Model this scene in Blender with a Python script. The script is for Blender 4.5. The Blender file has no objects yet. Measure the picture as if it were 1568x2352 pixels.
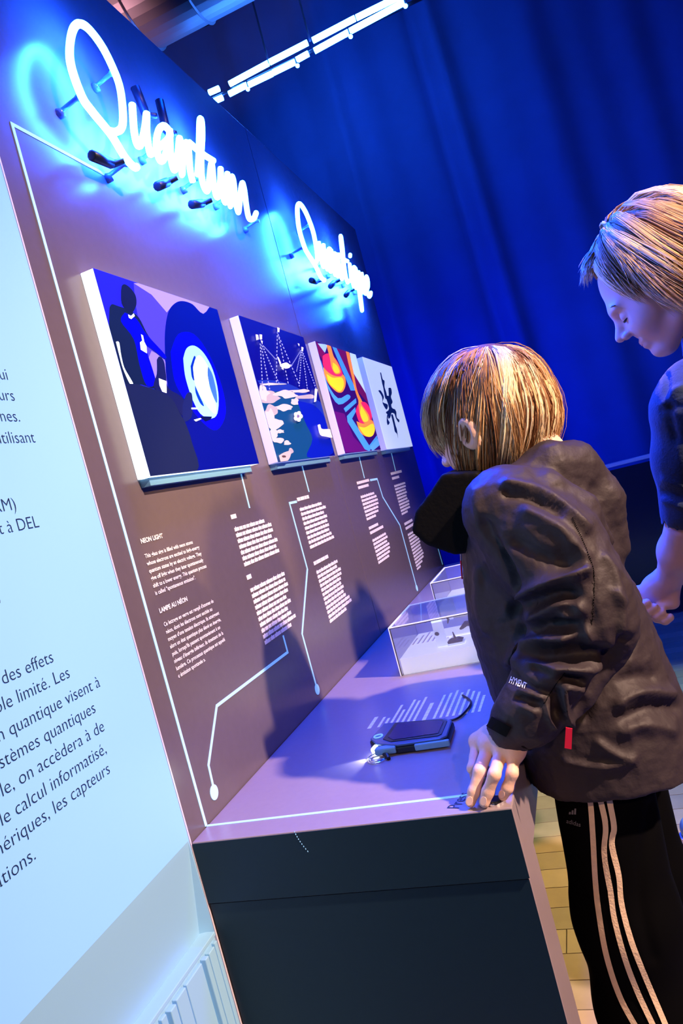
import bpy, math, random
import numpy as np
from mathutils import Vector, Matrix
from mathutils.bvhtree import BVHTree

random.seed(4); RNG = np.random.default_rng(4)
SC = bpy.context.scene
COL = SC.collection

# ------------------------------------------------------------------ camera
IW, IH, FPX = 1568, 2352, 1674.0
R = np.array([[0.9190551505, 0.2367227885, 0.3151189485],
              [0.2969189773, 0.1099280183, -0.9485541375],
              [-0.259184782, 0.9653383615, 0.0307424232]])
C0 = np.array([0.6630926, -0.90686127, 1.25])
cam_d = bpy.data.cameras.new('camera'); cam = bpy.data.objects.new('camera', cam_d); COL.objects.link(cam)
cam_d.sensor_fit = 'VERTICAL'; cam_d.sensor_height = 36.0; cam_d.lens = 36.0 * FPX / IH
cam_d.clip_start = 0.02; cam_d.clip_end = 60
M = Matrix([[*R[i], C0[i]] for i in range(3)] + [[0, 0, 0, 1]])
cam.matrix_world = M
SC.camera = cam

# ------------------------------------------------------------------ world, lights, exposure
SC.view_settings.view_transform = 'Standard'; SC.view_settings.look = 'None'
SC.view_settings.gamma = 1.0; SC.view_settings.exposure = 0.0
SC.view_settings.use_curve_mapping = False
SC.cycles.use_denoising = True
SC.cycles.max_bounces = 6
SC.cycles.sample_clamp_indirect = 6.0
W = bpy.data.worlds.new('dim_hall'); SC.world = W; W.use_nodes = True
W.node_tree.nodes['Background'].inputs[0].default_value = (0.01, 0.03, 0.35, 1)
W.node_tree.nodes['Background'].inputs[1].default_value = 0.12

def lamp(name, kind, loc, target, energy, color, size=0.1, spot=60, blend=0.3, size_y=None):
    d = bpy.data.lights.new(name, kind); o = bpy.data.objects.new(name, d); COL.objects.link(o)
    o.location = loc; d.energy = energy; d.color = color
    o.rotation_euler = (Vector(target) - Vector(loc)).to_track_quat('-Z', 'Y').to_euler()
    if kind == 'AREA':
        d.size = size
        if size_y: d.shape = 'RECTANGLE'; d.size_y = size_y
    else:
        d.shadow_soft_size = size
    if kind == 'SPOT': d.spot_size = math.radians(spot); d.spot_blend = blend
    return o
lamp('warm_track_spot', 'SPOT', (2.7, -0.4, 3.1), (0.12, 0.55, 0.78), 980, (1.0, 0.67, 0.48), 0.05, 46, 0.75)
lamp('blue_rim_fill', 'SPOT', (-0.25, 1.5, 3.0), (0.6, 0.35, 1.2), 1100, (0.0, 0.04, 1.0), 0.08, 40, 0.5)  # added fill for blue rims on the people; no fixture seen there
lamp('blue_fill_counter', 'SPOT', (0.75, 1.2, 4.1), (0.3, 0.8, 0.8), 720, (0.0, 0.055, 1.0), 0.25, 52, 0.8)  # added overhead fill for the blue ambient on the counter, source unseen
lamp('warm_front_spot', 'SPOT', (1.9, -2.4, 2.5), (0.52, 0.10, 0.70), 125, (1.0, 0.60, 0.36), 0.04, 22, 0.5)
lamp('blue_fill_curtain', 'AREA', (-0.5, 3.3, 1.5), (0.25, 4.6, 1.75), 24, (0.0, 0.003, 1.0), 0.6)  # added light hidden behind the exhibit wall to brighten the curtain
lamp('amber_back_spot', 'SPOT', (2.6, 0.95, 2.3), (1.0, 0.6, 1.62), 260, (1.0, 0.62, 0.18), 0.05, 13, 0.4)
lamp('amber_floor_spot', 'SPOT', (2.2, 2.4, 3.0), (0.40, 1.02, 0.0), 620, (1.0, 0.42, 0.05), 0.03, 12, 0.2)
lamp('green_floor_spot', 'SPOT', (3.2, 1.6, 3.4), (0.75, 1.75, 0.0), 420, (0.62, 1.0, 0.42), 0.05, 32, 0.4)
lamp('red_duct_fill', 'SPOT', (-1.5, 2.4, 3.4), (-1.35, 3.2, 4.2), 30, (1.0, 0.5, 0.6), 0.1, 50, 0.6)  # added to tint the duct warm; no lamp is seen

# ------------------------------------------------------------------ helpers
def ray(u, v): return R @ np.array([u - IW / 2, -(v - IH / 2), -FPX])
def at(u, v, ax, val):
    """the point of the plane (axis ax = val) seen at a photograph pixel: used to survey real positions"""
    r = ray(u, v); return C0 + r * ((val - C0[ax]) / r[ax])
def Y(u, v, y): return at(u, v, 1, y)
def X(u, v, x=0.0): return at(u, v, 0, x)
def Z(u, v, z=0.8): return at(u, v, 2, z)
def project(p):
    c = (np.asarray(p) - C0) @ R
    return np.stack([IW / 2 + FPX * c[:, 0] / -c[:, 2], IH / 2 - FPX * c[:, 1] / -c[:, 2]], 1)

MATS = {}
def mat(name, color, rough=0.5, metal=0.0, spec=0.5, emit=None, strength=0.0, noise=0.0, nscale=30, bump=0.0, bscale=200,
        trans=0.0, coat=0.0, sheen=0.0, sss=0.0, attr=False, ior=1.45):
    m = bpy.data.materials.new(name); m.use_nodes = True; nt = m.node_tree; b = nt.nodes['Principled BSDF']
    c = (*color, 1)
    b.inputs['Base Color'].default_value = c; b.inputs['Roughness'].default_value = rough
    b.inputs['Metallic'].default_value = metal; b.inputs['Specular IOR Level'].default_value = spec
    b.inputs['Transmission Weight'].default_value = trans; b.inputs['Coat Weight'].default_value = coat
    b.inputs['Sheen Weight'].default_value = sheen; b.inputs['IOR'].default_value = ior
    if sss: b.inputs['Subsurface Weight'].default_value = sss; b.inputs['Subsurface Radius'].default_value = (0.01, 0.004, 0.002)
    if emit: b.inputs['Emission Color'].default_value = (*emit, 1); b.inputs['Emission Strength'].default_value = strength
    tc = nt.nodes.new('ShaderNodeTexCoord')
    src = None
    if attr:
        a = nt.nodes.new('ShaderNodeVertexColor'); a.layer_name = 'Col'; src = a.outputs['Color']
        nt.links.new(src, b.inputs['Base Color'])
    if noise:
        n = nt.nodes.new('ShaderNodeTexNoise'); n.inputs['Scale'].default_value = nscale; n.inputs['Detail'].default_value = 4
        nt.links.new(tc.outputs['Object'], n.inputs['Vector'])
        mr = nt.nodes.new('ShaderNodeMapRange'); mr.inputs['To Min'].default_value = 1 - noise; mr.inputs['To Max'].default_value = 1 + noise
        nt.links.new(n.outputs['Fac'], mr.inputs['Value'])
        mx = nt.nodes.new('ShaderNodeVectorMath'); mx.operation = 'SCALE'
        if src: nt.links.new(src, mx.inputs[0])
        else: mx.inputs[0].default_value = color
        nt.links.new(mr.outputs['Result'], mx.inputs['Scale']); nt.links.new(mx.outputs[0], b.inputs['Base Color'])
    if bump:
        n2 = nt.nodes.new('ShaderNodeTexNoise'); n2.inputs['Scale'].default_value = bscale; n2.inputs['Detail'].default_value = 3
        nt.links.new(tc.outputs['Object'], n2.inputs['Vector'])
        bp = nt.nodes.new('ShaderNodeBump'); bp.inputs['Strength'].default_value = bump; bp.inputs['Distance'].default_value = 0.002
        nt.links.new(n2.outputs['Fac'], bp.inputs['Height']); nt.links.new(bp.outputs['Normal'], b.inputs['Normal'])
    MATS[name] = m
    return m

mat('panel_grey', (0.130, 0.104, 0.118), 0.24, spec=0.55, noise=0.06, nscale=60, bump=0.04, bscale=900)
mat('counter_grey', (0.30, 0.24, 0.27), 0.3, spec=0.5, noise=0.06, nscale=80, bump=0.05, bscale=900)
mat('counter_end_shaded', (0.007, 0.022, 0.040), 0.45, spec=0.3, noise=0.08, nscale=80)  # near-black navy for the end faces: their shade put into the colour
mat('joint_black', (0.008, 0.008, 0.01), 0.7)
mat('inlay_white', (0.45, 0.75, 1.0), 0.4, emit=(0.22, 0.62, 1.0), strength=0.42)  # emission added to brighten the inlay, which is no lamp
mat('text_cream', (0.95, 0.88, 0.86), 0.5, emit=(1.0, 0.85, 0.85), strength=0.10)  # slight emission lifts the lettering, which gives no light itself
mat('board_pale', (0.24, 0.50, 0.85), 0.5, spec=0.25, noise=0.02, nscale=6, emit=(0.25, 0.60, 1.0), strength=0.34)  # emission stands in for room light falling on the board
mat('board_shaded', (0.27, 0.48, 0.66), 0.5, spec=0.25, emit=(0.22, 0.5, 0.75), strength=0.22)  # darker, dimmer board copy: shade below counter height put into the colour
mat('text_navy', (0.006, 0.02, 0.08), 0.6)
mat('neon_white', (0.9, 0.95, 1), 0.3, emit=(0.010, 0.085, 1.0), strength=260)
mat('tube_white', (0.9, 0.95, 1), 0.3, emit=(0.035, 0.20, 1.0), strength=42)
mat('black_boot', (0.01, 0.012, 0.02), 0.4)
mat('clear_post', (0.1, 0.14, 0.3), 0.2, spec=0.6)
mat('lit_acrylic', (0.95, 0.97, 1), 0.3, emit=(0.86, 0.95, 1.0), strength=1.6)
mat('lit_acrylic_dim', (0.85, 0.85, 0.95), 0.3, emit=(0.5, 0.5, 1.0), strength=0.38)
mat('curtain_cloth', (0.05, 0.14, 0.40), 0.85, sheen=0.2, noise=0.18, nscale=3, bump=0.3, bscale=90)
mat('ceiling_dark', (0.03, 0.03, 0.05), 0.9)
mat('wall_dark', (0.04, 0.04, 0.07), 0.9)
mat('duct_metal', (0.42, 0.36, 0.38), 0.45, metal=0.5)
mat('rail_metal', (0.85, 0.78, 0.9), 0.35, metal=0.2)
mat('barrier_dark', (0.02, 0.022, 0.035), 0.18, spec=0.6)
mat('acrylic', (0.93, 0.95, 1.0), 0.04, trans=0.90, ior=1.3)
mat('acrylic_edge_glow', (0.9, 0.93, 1), 0.25, emit=(0.55, 0.62, 1.0), strength=0.45)  # emission paints the bright edges; the acrylic is no lamp
mat('white_plinth_glow', (0.93, 0.93, 0.96), 0.4, emit=(0.8, 0.8, 1.0), strength=0.6)  # glow added to brighten case base and card, neither of them a lamp
mat('exhibit_dark', (0.04, 0.02, 0.07), 0.4)
mat('device_black', (0.01, 0.011, 0.015), 0.35)
mat('solar_cell', (0.01, 0.02, 0.10), 0.22, spec=0.5, noise=0.4, nscale=200)
mat('device_blue', (0.16, 0.38, 0.6), 0.3)
mat('device_pale', (0.06, 0.12, 0.22), 0.25)
mat('chrome', (0.85, 0.87, 0.9), 0.12, metal=1.0)
mat('led_lens', (1, 1, 1), 0.1, emit=(0.8, 0.93, 1.0), strength=14)
mat('skin', (0.88, 0.56, 0.43), 0.5, spec=0.35, sss=0.12, noise=0.08, nscale=60, bump=0.15, bscale=350)
mat('skin_fair', (0.74, 0.50, 0.44), 0.5, spec=0.3, sss=0.12, noise=0.05, nscale=40)
mat('nail', (0.86, 0.55, 0.46), 0.25, spec=0.5)
mat('hair', (0.5, 0.35, 0.2), 0.55, spec=0.25, attr=True)
mat('jacket_nylon', (0.030, 0.022, 0.029), 0.60, spec=0.38, noise=0.15, nscale=40, bump=0.9, bscale=55)
mat('jacket_black', (0.003, 0.003, 0.004), 0.7, spec=0.12, bump=0.4, bscale=120)
mat('trouser_black', (0.0015, 0.0015, 0.002), 0.8, spec=0.06)
mat('stripe_cream', (0.88, 0.66, 0.46), 0.7, noise=0.15, nscale=120, bump=0.4, bscale=300)
mat('logo_grey', (0.2, 0.2, 0.24), 0.6)
mat('embroidery_white', (0.85, 0.86, 0.95), 0.6, emit=(0.6, 0.65, 1), strength=0.15)  # small emission brightens the thread, which is not a light source
mat('red_tape', (0.75, 0.01, 0.05), 0.55)
mat('sweater_blue', (0.010, 0.028, 0.07), 0.85, sheen=0.12, bump=0.4, bscale=250)
mat('dark_jeans', (0.01, 0.014, 0.03), 0.8)
mat('eye_dark', (0.01, 0.008, 0.012), 0.2)
mat('lip', (0.62, 0.28, 0.28), 0.45)
mat('shoe_blue', (0.12, 0.38, 0.72), 0.55)
mat('shoe_white', (0.85, 0.85, 0.9), 0.5)
mat('shoe_pink', (0.55, 0.2, 0.3), 0.6)
mat('shoe_dark', (0.02, 0.02, 0.025), 0.5)
mat('wood_dark', (0.05, 0.02, 0.02), 0.5)

def new_obj(name, me, parent=None, m=None, **kw):
    o = bpy.data.objects.new(name, me); COL.objects.link(o)
    if parent: o.parent = parent
    if m is not None and me is not None:
        for x in (m if isinstance(m, (list, tuple)) else [m]): me.materials.append(MATS[x] if isinstance(x, str) else x)
    for k, v in kw.items(): o[k] = v
    return o
def empty(name, label=None, category=None, group=None, loc=(0, 0, 0)):
    o = bpy.data.objects.new(name, None); COL.objects.link(o); o.location = loc; o.empty_display_size = 0.05
    if label: o['label'] = label; o['category'] = category
    if group: o['group'] = group
    return o
class MB:
    """collects vertices and faces"""
    def __init__(s): s.v = []; s.f = []; s.mi = []; s.m = 0
    def box(s, x0, x1, y0, y1, z0, z1, rot=None, ctr=None):
        n = len(s.v); P = [(x, y, z) for z in (z0, z1) for x, y in ((x0, y0), (x1, y0), (x1, y1), (x0, y1))]
        if rot is not None:
            c = Vector(ctr) if ctr is not None else Vector(((x0 + x1) / 2, (y0 + y1) / 2, (z0 + z1) / 2))
            P = [tuple(rot @ (Vector(p) - c) + c) for p in P]
        s.v += P
        for f in ((3, 2, 1, 0), (4, 5, 6, 7), (0, 1, 5, 4), (1, 2, 6, 5), (2, 3, 7, 6), (3, 0, 4, 7)): s.f.append([n + i for i in f]); s.mi.append(s.m)
        return s
    def poly(s, pts): n = len(s.v); s.v += [tuple(map(float, p)) for p in pts]; s.f.append(list(range(n, n + len(pts)))); s.mi.append(s.m); return s
    def prism(s, pts, d):
        n = len(s.v); k = len(pts); d = np.asarray(d)
        s.v += [tuple(map(float, p)) for p in pts] + [tuple(map(float, np.asarray(p) + d)) for p in pts]
        s.f.append(list(range(n, n + k))[::-1]); s.mi.append(s.m); s.f.append(list(range(n + k, n + 2 * k))); s.mi.append(s.m)
        for i in range(k): j = (i + 1) % k; s.f.append([n + i, n + j, n + k + j, n + k + i]); s.mi.append(s.m)
        return s
    def tube(s, pts, rad, seg=8, cap=True):
        pts = [np.asarray(p, float) for p in pts]; n0 = len(s.v); k = len(pts)
        rad = rad if hasattr(rad, '__len__') else [rad] * k
        t = [pts[min(i + 1, k - 1)] - pts[max(i - 1, 0)] for i in range(k)]
        ref = np.array([0.13, 0.21, 0.97]); prev = None
        for i in range(k):
            d = t[i] / (np.linalg.norm(t[i]) + 1e-12)
            a = np.cross(d, ref) if prev is None else prev - d * (prev @ d)
            if np.linalg.norm(a) < 1e-6: a = np.cross(d, [1, 0, 0])
            a /= np.linalg.norm(a); b = np.cross(d, a); prev = a
            for j in range(seg):
                q = 2 * math.pi * j / seg; s.v.append(tuple(pts[i] + rad[i] * (math.cos(q) * a + math.sin(q) * b)))
        for i in range(k - 1):
            for j in range(seg):
                j2 = (j + 1) % seg; s.f.append([n0 + i * seg + j, n0 + i * seg + j2, n0 + (i + 1) * seg + j2, n0 + (i + 1) * seg + j]); s.mi.append(s.m)
        if cap:
            s.f.append([n0 + j for j in range(seg)][::-1]); s.mi.append(s.m); s.f.append([n0 + (k - 1) * seg + j for j in range(seg)]); s.mi.append(s.m)
        return s
    def build(s, name, m, parent=None, bevel=0.0, smooth=False, **kw):
        me = bpy.data.meshes.new(name); me.from_pydata(s.v, [], s.f)
        o = new_obj(name, me, parent, m, **kw)
        if isinstance(m, (list, tuple)): me.polygons.foreach_set('material_index', s.mi)
        if smooth: me.polygons.foreach_set('use_smooth', [True] * len(me.polygons))
        me.update()
        if bevel:
            b = o.modifiers.new('bevel', 'BEVEL'); b.width = bevel; b.segments = 2; b.limit_method = 'ANGLE'
        return o
def catmull(pts, n=8, closed=False):
    P = [np.asarray(p, float) for p in pts]; out = []
    k = len(P)
    for i in range(k - 1):
        p0, p1, p2, p3 = P[max(i - 1, 0)], P[i], P[i + 1], P[min(i + 2, k - 1)]
        for j in range(n):
            t = j / n
            out.append(0.5 * ((2 * p1) + (-p0 + p2) * t + (2 * p0 - 5 * p1 + 4 * p2 - p3) * t * t + (-p0 + 3 * p1 - 3 * p2 + p3) * t ** 3))
    out.append(P[-1]); return out
TEXTS = []; CONF = {}
def text(body, name, m, parent, origin, xdir, ydir, size, width=None, align='LEFT', off=0.0, space=1.0, **kw):
    c = bpy.data.curves.new(name, 'FONT'); c.body = body; c.size = size; c.align_x = align; c.offset = off; c.space_line = space
    c.materials.append(MATS[m]); c.resolution_u = 3
    o = bpy.data.objects.new(name, c); COL.objects.link(o); o.parent = parent
    TEXTS.append((o, Vector(origin), Vector(xdir).normalized(), Vector(ydir).normalized(), width))
    for k, v in kw.items(): o[k] = v
    return o
def place_texts():
    bpy.context.view_layer.update(); dg = bpy.context.evaluated_depsgraph_get()
    for o, og, xd, yd, w in TEXTS:
        s = w / max(o.dimensions.x, 1e-6) if w else 1.0
        zd = xd.cross(yd); nm = o.name.split('.')[0]
        me = bpy.data.meshes.new_from_object(o.evaluated_get(dg)); par = o.parent; kv = dict(o.items())
        bpy.data.objects.remove(o); me.name = nm
        q = new_obj(nm, me, par)
        q.matrix_local = Matrix([[xd[i] * s, yd[i], zd[i], og[i]] for i in range(3)] + [[0, 0, 0, 1]])
        if nm in CONF:      # lettering sewn on cloth follows the cloth
            base = np.array(par.location); Mx = np.array([[xd[i] * s, yd[i], zd[i], og[i]] for i in range(3)])
            for v in me.vertices:
                w_ = Mx[:3, :3] @ np.array(v.co) + Mx[:3, 3] + base; px = project(w_[None])[0]
                h_, _ = hit(CONF[nm], px[0], px[1], .0012)
                if h_ is not None: v.co = Vector(h_ - base)
                else: v.co = Vector(w_ - base)
            q.matrix_local = Matrix.Identity(4)

# ------------------------------------------------------------------ signed distance modelling (surface nets)
def smin(a, b, k):
    h = np.maximum(k - np.abs(a - b), 0) / k
    return np.minimum(a, b) - h * h * k * 0.25
class Field:
    def __init__(s, lo, hi, h):
        s.lo = np.array(lo, float); s.h = h; s.n = np.ceil((np.array(hi) - s.lo) / h).astype(int) + 1
        s.a = np.full(s.n, 0.5, np.float32)
        s.ax = [s.lo[i] + h * np.arange(s.n[i]) for i in range(3)]
    def add(s, fn, lo, hi, k=0.02, sub=False):
        m = k + 2 * s.h
        i0 = np.clip(np.floor((np.array(lo) - m - s.lo) / s.h).astype(int), 0, s.n); i1 = np.clip(np.ceil((np.array(hi) + m - s.lo) / s.h).astype(int) + 1, 0, s.n)
        if (i1 <= i0).any(): return s
        g = np.meshgrid(*[s.ax[i][i0[i]:i1[i]] for i in range(3)], indexing='ij', sparse=True)
        d = fn(*g).astype(np.float32); sl = tuple(slice(i0[i], i1[i]) for i in range(3))
        s.a[sl] = -smin(-s.a[sl], d, k) if sub else smin(s.a[sl], d, k)
        return s
    def cone(s, p, q, r1, r2, k=0.02, sub=False, flat=None):
        p = np.array(p, float); q = np.array(q, float); d = q - p; L = d @ d + 1e-12
        def fn(x, y, z):
            t = np.clip(((x - p[0]) * d[0] + (y - p[1]) * d[1] + (z - p[2]) * d[2]) / L, 0, 1)
            return np.sqrt((x - p[0] - t * d[0]) ** 2 + (y - p[1] - t * d[1]) ** 2 + (z - p[2] - t * d[2]) ** 2) - (r1 + (r2 - r1) * t)
        rm = max(r1, r2); return s.add(fn, np.minimum(p, q) - rm, np.maximum(p, q) + rm, k, sub)
    def chain(s, pts, rad, k=0.02):
        for i in range(len(pts) - 1): s.cone(pts[i], pts[i + 1], rad[i], rad[i + 1], k)
        return s
    def ell(s, c, r, B=None, k=0.02, sub=False):
        c = np.array(c, float); r = np.array(r, float); B = np.eye(3) if B is None else np.array(B)   # rows of B: local axes
        def fn(x, y, z):
            x = x - c[0]; y = y - c[1]; z = z - c[2]
            l = [B[i][0] * x + B[i][1] * y + B[i][2] * z for i in range(3)]
            k0 = np.sqrt((l[0] / r[0]) ** 2 + (l[1] / r[1]) ** 2 + (l[2] / r[2]) ** 2)
            k1 = np.sqrt((l[0] / r[0] ** 2) ** 2 + (l[1] / r[1] ** 2) ** 2 + (l[2] / r[2] ** 2) ** 2) + 1e-9
            return k0 * (k0 - 1) / k1
        rm = r.max(); return s.add(fn, c - rm, c + rm, k, sub)
    def mesh(s):
        a = s.a; n = s.n; ins = a < 0
        cs = [(i, j, k) for i in (0, 1) for j in (0, 1) for k in (0, 1)]
        cnt = np.zeros(n - 1, np.int8)
        for c in cs: cnt += ins[c[0]:n[0] - 1 + c[0], c[1]:n[1] - 1 + c[1], c[2]:n[2] - 1 + c[2]]
        act = np.argwhere((cnt > 0) & (cnt < 8)); idx = -np.ones(n - 1, np.int64); idx[tuple(act.T)] = np.arange(len(act))
        pos = np.zeros((len(act), 3)); num = np.zeros(len(act))
        val = {c: a[act[:, 0] + c[0], act[:, 1] + c[1], act[:, 2] + c[2]] for c in cs}
        for c in cs:
            for ax in range(3):
                if c[ax] == 0:
                    d = list(c); d[ax] = 1; d = tuple(d); va, vb = val[c], val[d]; m = (va < 0) != (vb < 0)
                    t = np.where(m, va / np.where(m, va - vb, 1), 0); p = np.tile(np.array(c, float), (len(act), 1)); p[:, ax] += t
                    pos[m] += p[m]; num[m] += 1
        V = s.lo + s.h * (act + pos / num[:, None]); F = []
        for ax in range(3):
            b, c = (ax + 1) % 3, (ax + 2) % 3
            sl0 = [slice(1, n[i] - 1) for i in range(3)]; sl1 = list(sl0); sl0[ax] = slice(0, n[ax] - 1); sl1[ax] = slice(1, n[ax])
            A, Bv = ins[tuple(sl0)], ins[tuple(sl1)]
            for flip, msk in ((False, A & ~Bv), (True, ~A & Bv)):
                e = np.argwhere(msk); e[:, b] += 1; e[:, c] += 1
                if not len(e): continue
                def g(db, dc):
                    q = e.copy(); q[:, b] -= db; q[:, c] -= dc; return idx[q[:, 0], q[:, 1], q[:, 2]]
                quad = np.stack([g(1, 1), g(0, 1), g(0, 0), g(1, 0)], 1)
                F.append(quad[:, ::-1] if flip else quad)
        return V, np.concatenate(F)
def vnormals(V, F):
    N = np.zeros_like(V); n = np.cross(V[F[:, 2]] - V[F[:, 0]], V[F[:, 3]] - V[F[:, 1]])
    for i in range(4): np.add.at(N, F[:, i], n)
    return N / (np.linalg.norm(N, axis=1)[:, None] + 1e-12)
def relax(V, F, it=2, lam=0.5):
    for _ in range(it):
        S = np.zeros_like(V); c = np.zeros(len(V))
        for i in range(4):
            for j in (1, 3): np.add.at(S, F[:, i], V[F[:, (i + j) % 4]]); np.add.at(c, F[:, i], 1)
        V = V + lam * (S / c[:, None] - V)
    return V
def folds(V, F, strokes, gain=1.0):
    """press creases and raise folds (real geometry) along surveyed lines on the side that faces the room's near end"""
    N = vnormals(V, F); px = project(V); view = C0 - V; view /= np.linalg.norm(view, axis=1)[:, None]
    w0 = np.clip((N * view).sum(1) * 3, 0, 1); D = np.zeros(len(V))
    for pts, w, amp in strokes:
        P = np.array(catmull(pts, 4)); best = np.full(len(V), 1e9)
        sel = np.where((px[:, 0] > P[:, 0].min() - 3 * w) & (px[:, 0] < P[:, 0].max() + 3 * w) & (px[:, 1] > P[:, 1].min() - 3 * w) & (px[:, 1] < P[:, 1].max() + 3 * w))[0]
        if not len(sel): continue
        q = px[sel]; b = np.full(len(sel), 1e9)
        for i in range(len(P) - 1):
            d = P[i + 1] - P[i]; t = np.clip(((q - P[i]) @ d) / (d @ d + 1e-9), 0, 1)
            b = np.minimum(b, np.linalg.norm(q - P[i] - t[:, None] * d, axis=1))
        D[sel] += amp * np.exp(-(b / w) ** 2)
    return V + N * (D * w0 * gain)[:, None]
def wrinkle(V, F, amp, freq, seed=0):
    r = np.random.default_rng(seed); N = vnormals(V, F); s = np.zeros(len(V))
    for i in range(10):
        k = r.normal(size=3); k /= np.linalg.norm(k); f = freq * (0.6 + 1.4 * r.random())
        ph = 0.8 * np.sin(V @ (r.normal(size=3) * freq * 0.3) + r.random() * 6)
        s += (1 - np.abs(np.sin(V @ k * f + ph * 2 + r.random() * 6))) ** 3 - 0.3
    return V + N * (amp * s / 3)[:, None]
def quad_mesh(name, V, F, m, parent=None, **kw):
    me = bpy.data.meshes.new(name)
    me.vertices.add(len(V)); me.vertices.foreach_set('co', np.asarray(V, np.float32).ravel())
    me.loops.add(F.size); me.loops.foreach_set('vertex_index', F.ravel().astype(np.int32))
    me.polygons.add(len(F)); me.polygons.foreach_set('loop_start', np.arange(0, F.size, 4, dtype=np.int32)); me.polygons.foreach_set('loop_total', np.full(len(F), 4, np.int32))
    me.polygons.foreach_set('use_smooth', [True] * len(F)); me.update(calc_edges=True); me.validate()
    return new_obj(name, me, parent, m, **kw)
def bvh(V, F): return BVHTree.FromPolygons([tuple(v) for v in V], [tuple(int(i) for i in f) for f in F])
def hit(tree, u, v, off=0.0015):
    r = ray(u, v); loc, n, i, d = tree.ray_cast(Vector(C0), Vector(r).normalized())
    if loc is None: return None, None
    if n.dot(Vector(r)) > 0: n = -n
    return np.array(loc) + np.array(n) * off, np.array(n)
def ribbon(mb, tree, pts, w, off=0.0015, n=10):
    """a flat band stitched on a surface, w pixels wide"""
    P = catmull(pts, n); L = []
    for i, p in enumerate(P):
        d = P[min(i + 1, len(P) - 1)] - P[max(i - 1, 0)]; d = d / (np.linalg.norm(d) + 1e-9); s = np.array([-d[1], d[0]])
        row = [hit(tree, *(p + s * w * k), off=off)[0] for k in (-0.5, 0, 0.5)]
        if any(x is None for x in row): continue
        L.append(row)
    b = len(mb.v)
    for r in L: mb.v += [tuple(x) for x in r]
    for i in range(len(L) - 1):
        for j in range(2):
            if np.linalg.norm(L[i + 1][j] - L[i][j]) < 0.03: mb.f.append([b + 3 * i + j, b + 3 * i + j + 1, b + 3 * i + j + 4, b + 3 * i + j + 3]); mb.mi.append(mb.m)

# ------------------------------------------------------------------ setting
PL = 2.30    # length of the exhibit wall
fl = MB().box(-4, 5, -4, 6, -0.04, -0.006).build('floor', 'joint_black', kind='structure')
mats_wood = []
for i, c in enumerate(((0.36, 0.30, 0.24), (0.42, 0.36, 0.30), (0.33, 0.29, 0.25))):
    m = mat('plank_wood_%d' % i, c, 0.45, noise=0.2, nscale=14, bump=0.15, bscale=60); mats_wood.append(m)
pm = {}
for r_ in range(70):
    y0 = -1.456 + r_ * 0.092; x = -0.6 - (r_ * 0.77) % 2.0
    while x < 3.2:
        Lp = 2.2; key = r_ % 3
        if key not in pm:
            mb = MB().box(0, Lp - 0.003, 0, 0.0895, -0.006, 0.0); me = bpy.data.meshes.new('floor_plank'); me.from_pydata(mb.v, [], mb.f); me.materials.append(mats_wood[key]); pm[key] = me
        if x + Lp > 0.1 and x < 3.2:
            o = bpy.data.objects.new('floor_plank', pm[key]); COL.objects.link(o); o.parent = fl; o.location = (x, y0, 0)
        x += Lp
MB().box(-4, 5, 6, 6.1, 0, 5.4).build('wall_back', 'wall_dark', kind='structure')
MB().box(-4.1, -4, -4, 6, 0, 5.4).build('wall_left', 'wall_dark', kind='structure')
MB().box(5, 5.1, -4, 6, 0, 5.4).build('wall_right', 'wall_dark', kind='structure')
MB().box(-4, 5, -4.1, -4, 0, 5.4).build('wall_front', 'wall_dark', kind='structure')
ce = MB().box(-4, 5, -4, 6, 5.4, 5.5).build('ceiling', 'ceiling_dark', kind='structure')

# stage curtain with soft folds
nx, nz = 300, 30; V = []; x0, x1 = -3.6, 4.6
for j in range(nz + 1):
    z = 5.05 * j / nz
    for i in range(nx + 1):
        x = x0 + (x1 - x0) * i / nx
        f = 0.035 * math.sin(x * 4.3 + 0.5 * math.sin(z * 0.7)) + 0.02 * math.sin(x * 9.7 + 1.3) + 0.012 * math.sin(x * 21 + z * 0.4)
        f += 0.05 * math.exp(-((x - 0.42 + 0.03 * z) / 0.05) ** 2) * 1.0 - 0.05 * math.exp(-((x - 0.56 + 0.03 * z) / 0.06) ** 2) - 0.04 * math.exp(-((x + 0.35) / 0.05) ** 2)
        V.append((x, 4.6 + f, z))
F = [[j * (nx + 1) + i, j * (nx + 1) + i + 1, (j + 1) * (nx + 1) + i + 1, (j + 1) * (nx + 1) + i] for j in range(nz) for i in range(nx)]
me = bpy.data.meshes.new('stage_curtain'); me.from_pydata(V, [], F); me.polygons.foreach_set('use_smooth', [True] * len(F))
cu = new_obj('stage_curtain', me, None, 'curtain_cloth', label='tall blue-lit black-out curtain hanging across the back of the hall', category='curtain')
MB().tube([(-3.7, 4.6, 5.07), (4.7, 4.6, 5.07)], 0.03).build('curtain_rod', 'wall_dark', cu)

# ventilation duct under the ceiling
du = empty('ventilation_duct', 'round ribbed metal duct under the ceiling above the exhibit wall', 'duct')
yc, zc, rr = 3.2, 4.46, 0.33
for i in range(9):
    xa = -2.9 + i * 0.36
    MB().tube([(xa, yc, zc), (xa + 0.35, yc, zc)], rr, 40).build('duct_segment', 'duct_metal', du, smooth=False)
    MB().tube([(xa + 0.345, yc, zc), (xa + 0.353, yc, zc), (xa + 0.361, yc, zc)], [rr + 0.002, rr + 0.014, rr + 0.002], 40).build('seam_ring', 'duct_metal', du)
for x in (-2.4, -0.2): MB().box(x, x + 0.03, yc - 0.36, yc - 0.34, zc, 5.4).build('hanger_strap', 'wall_dark', du)

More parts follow.
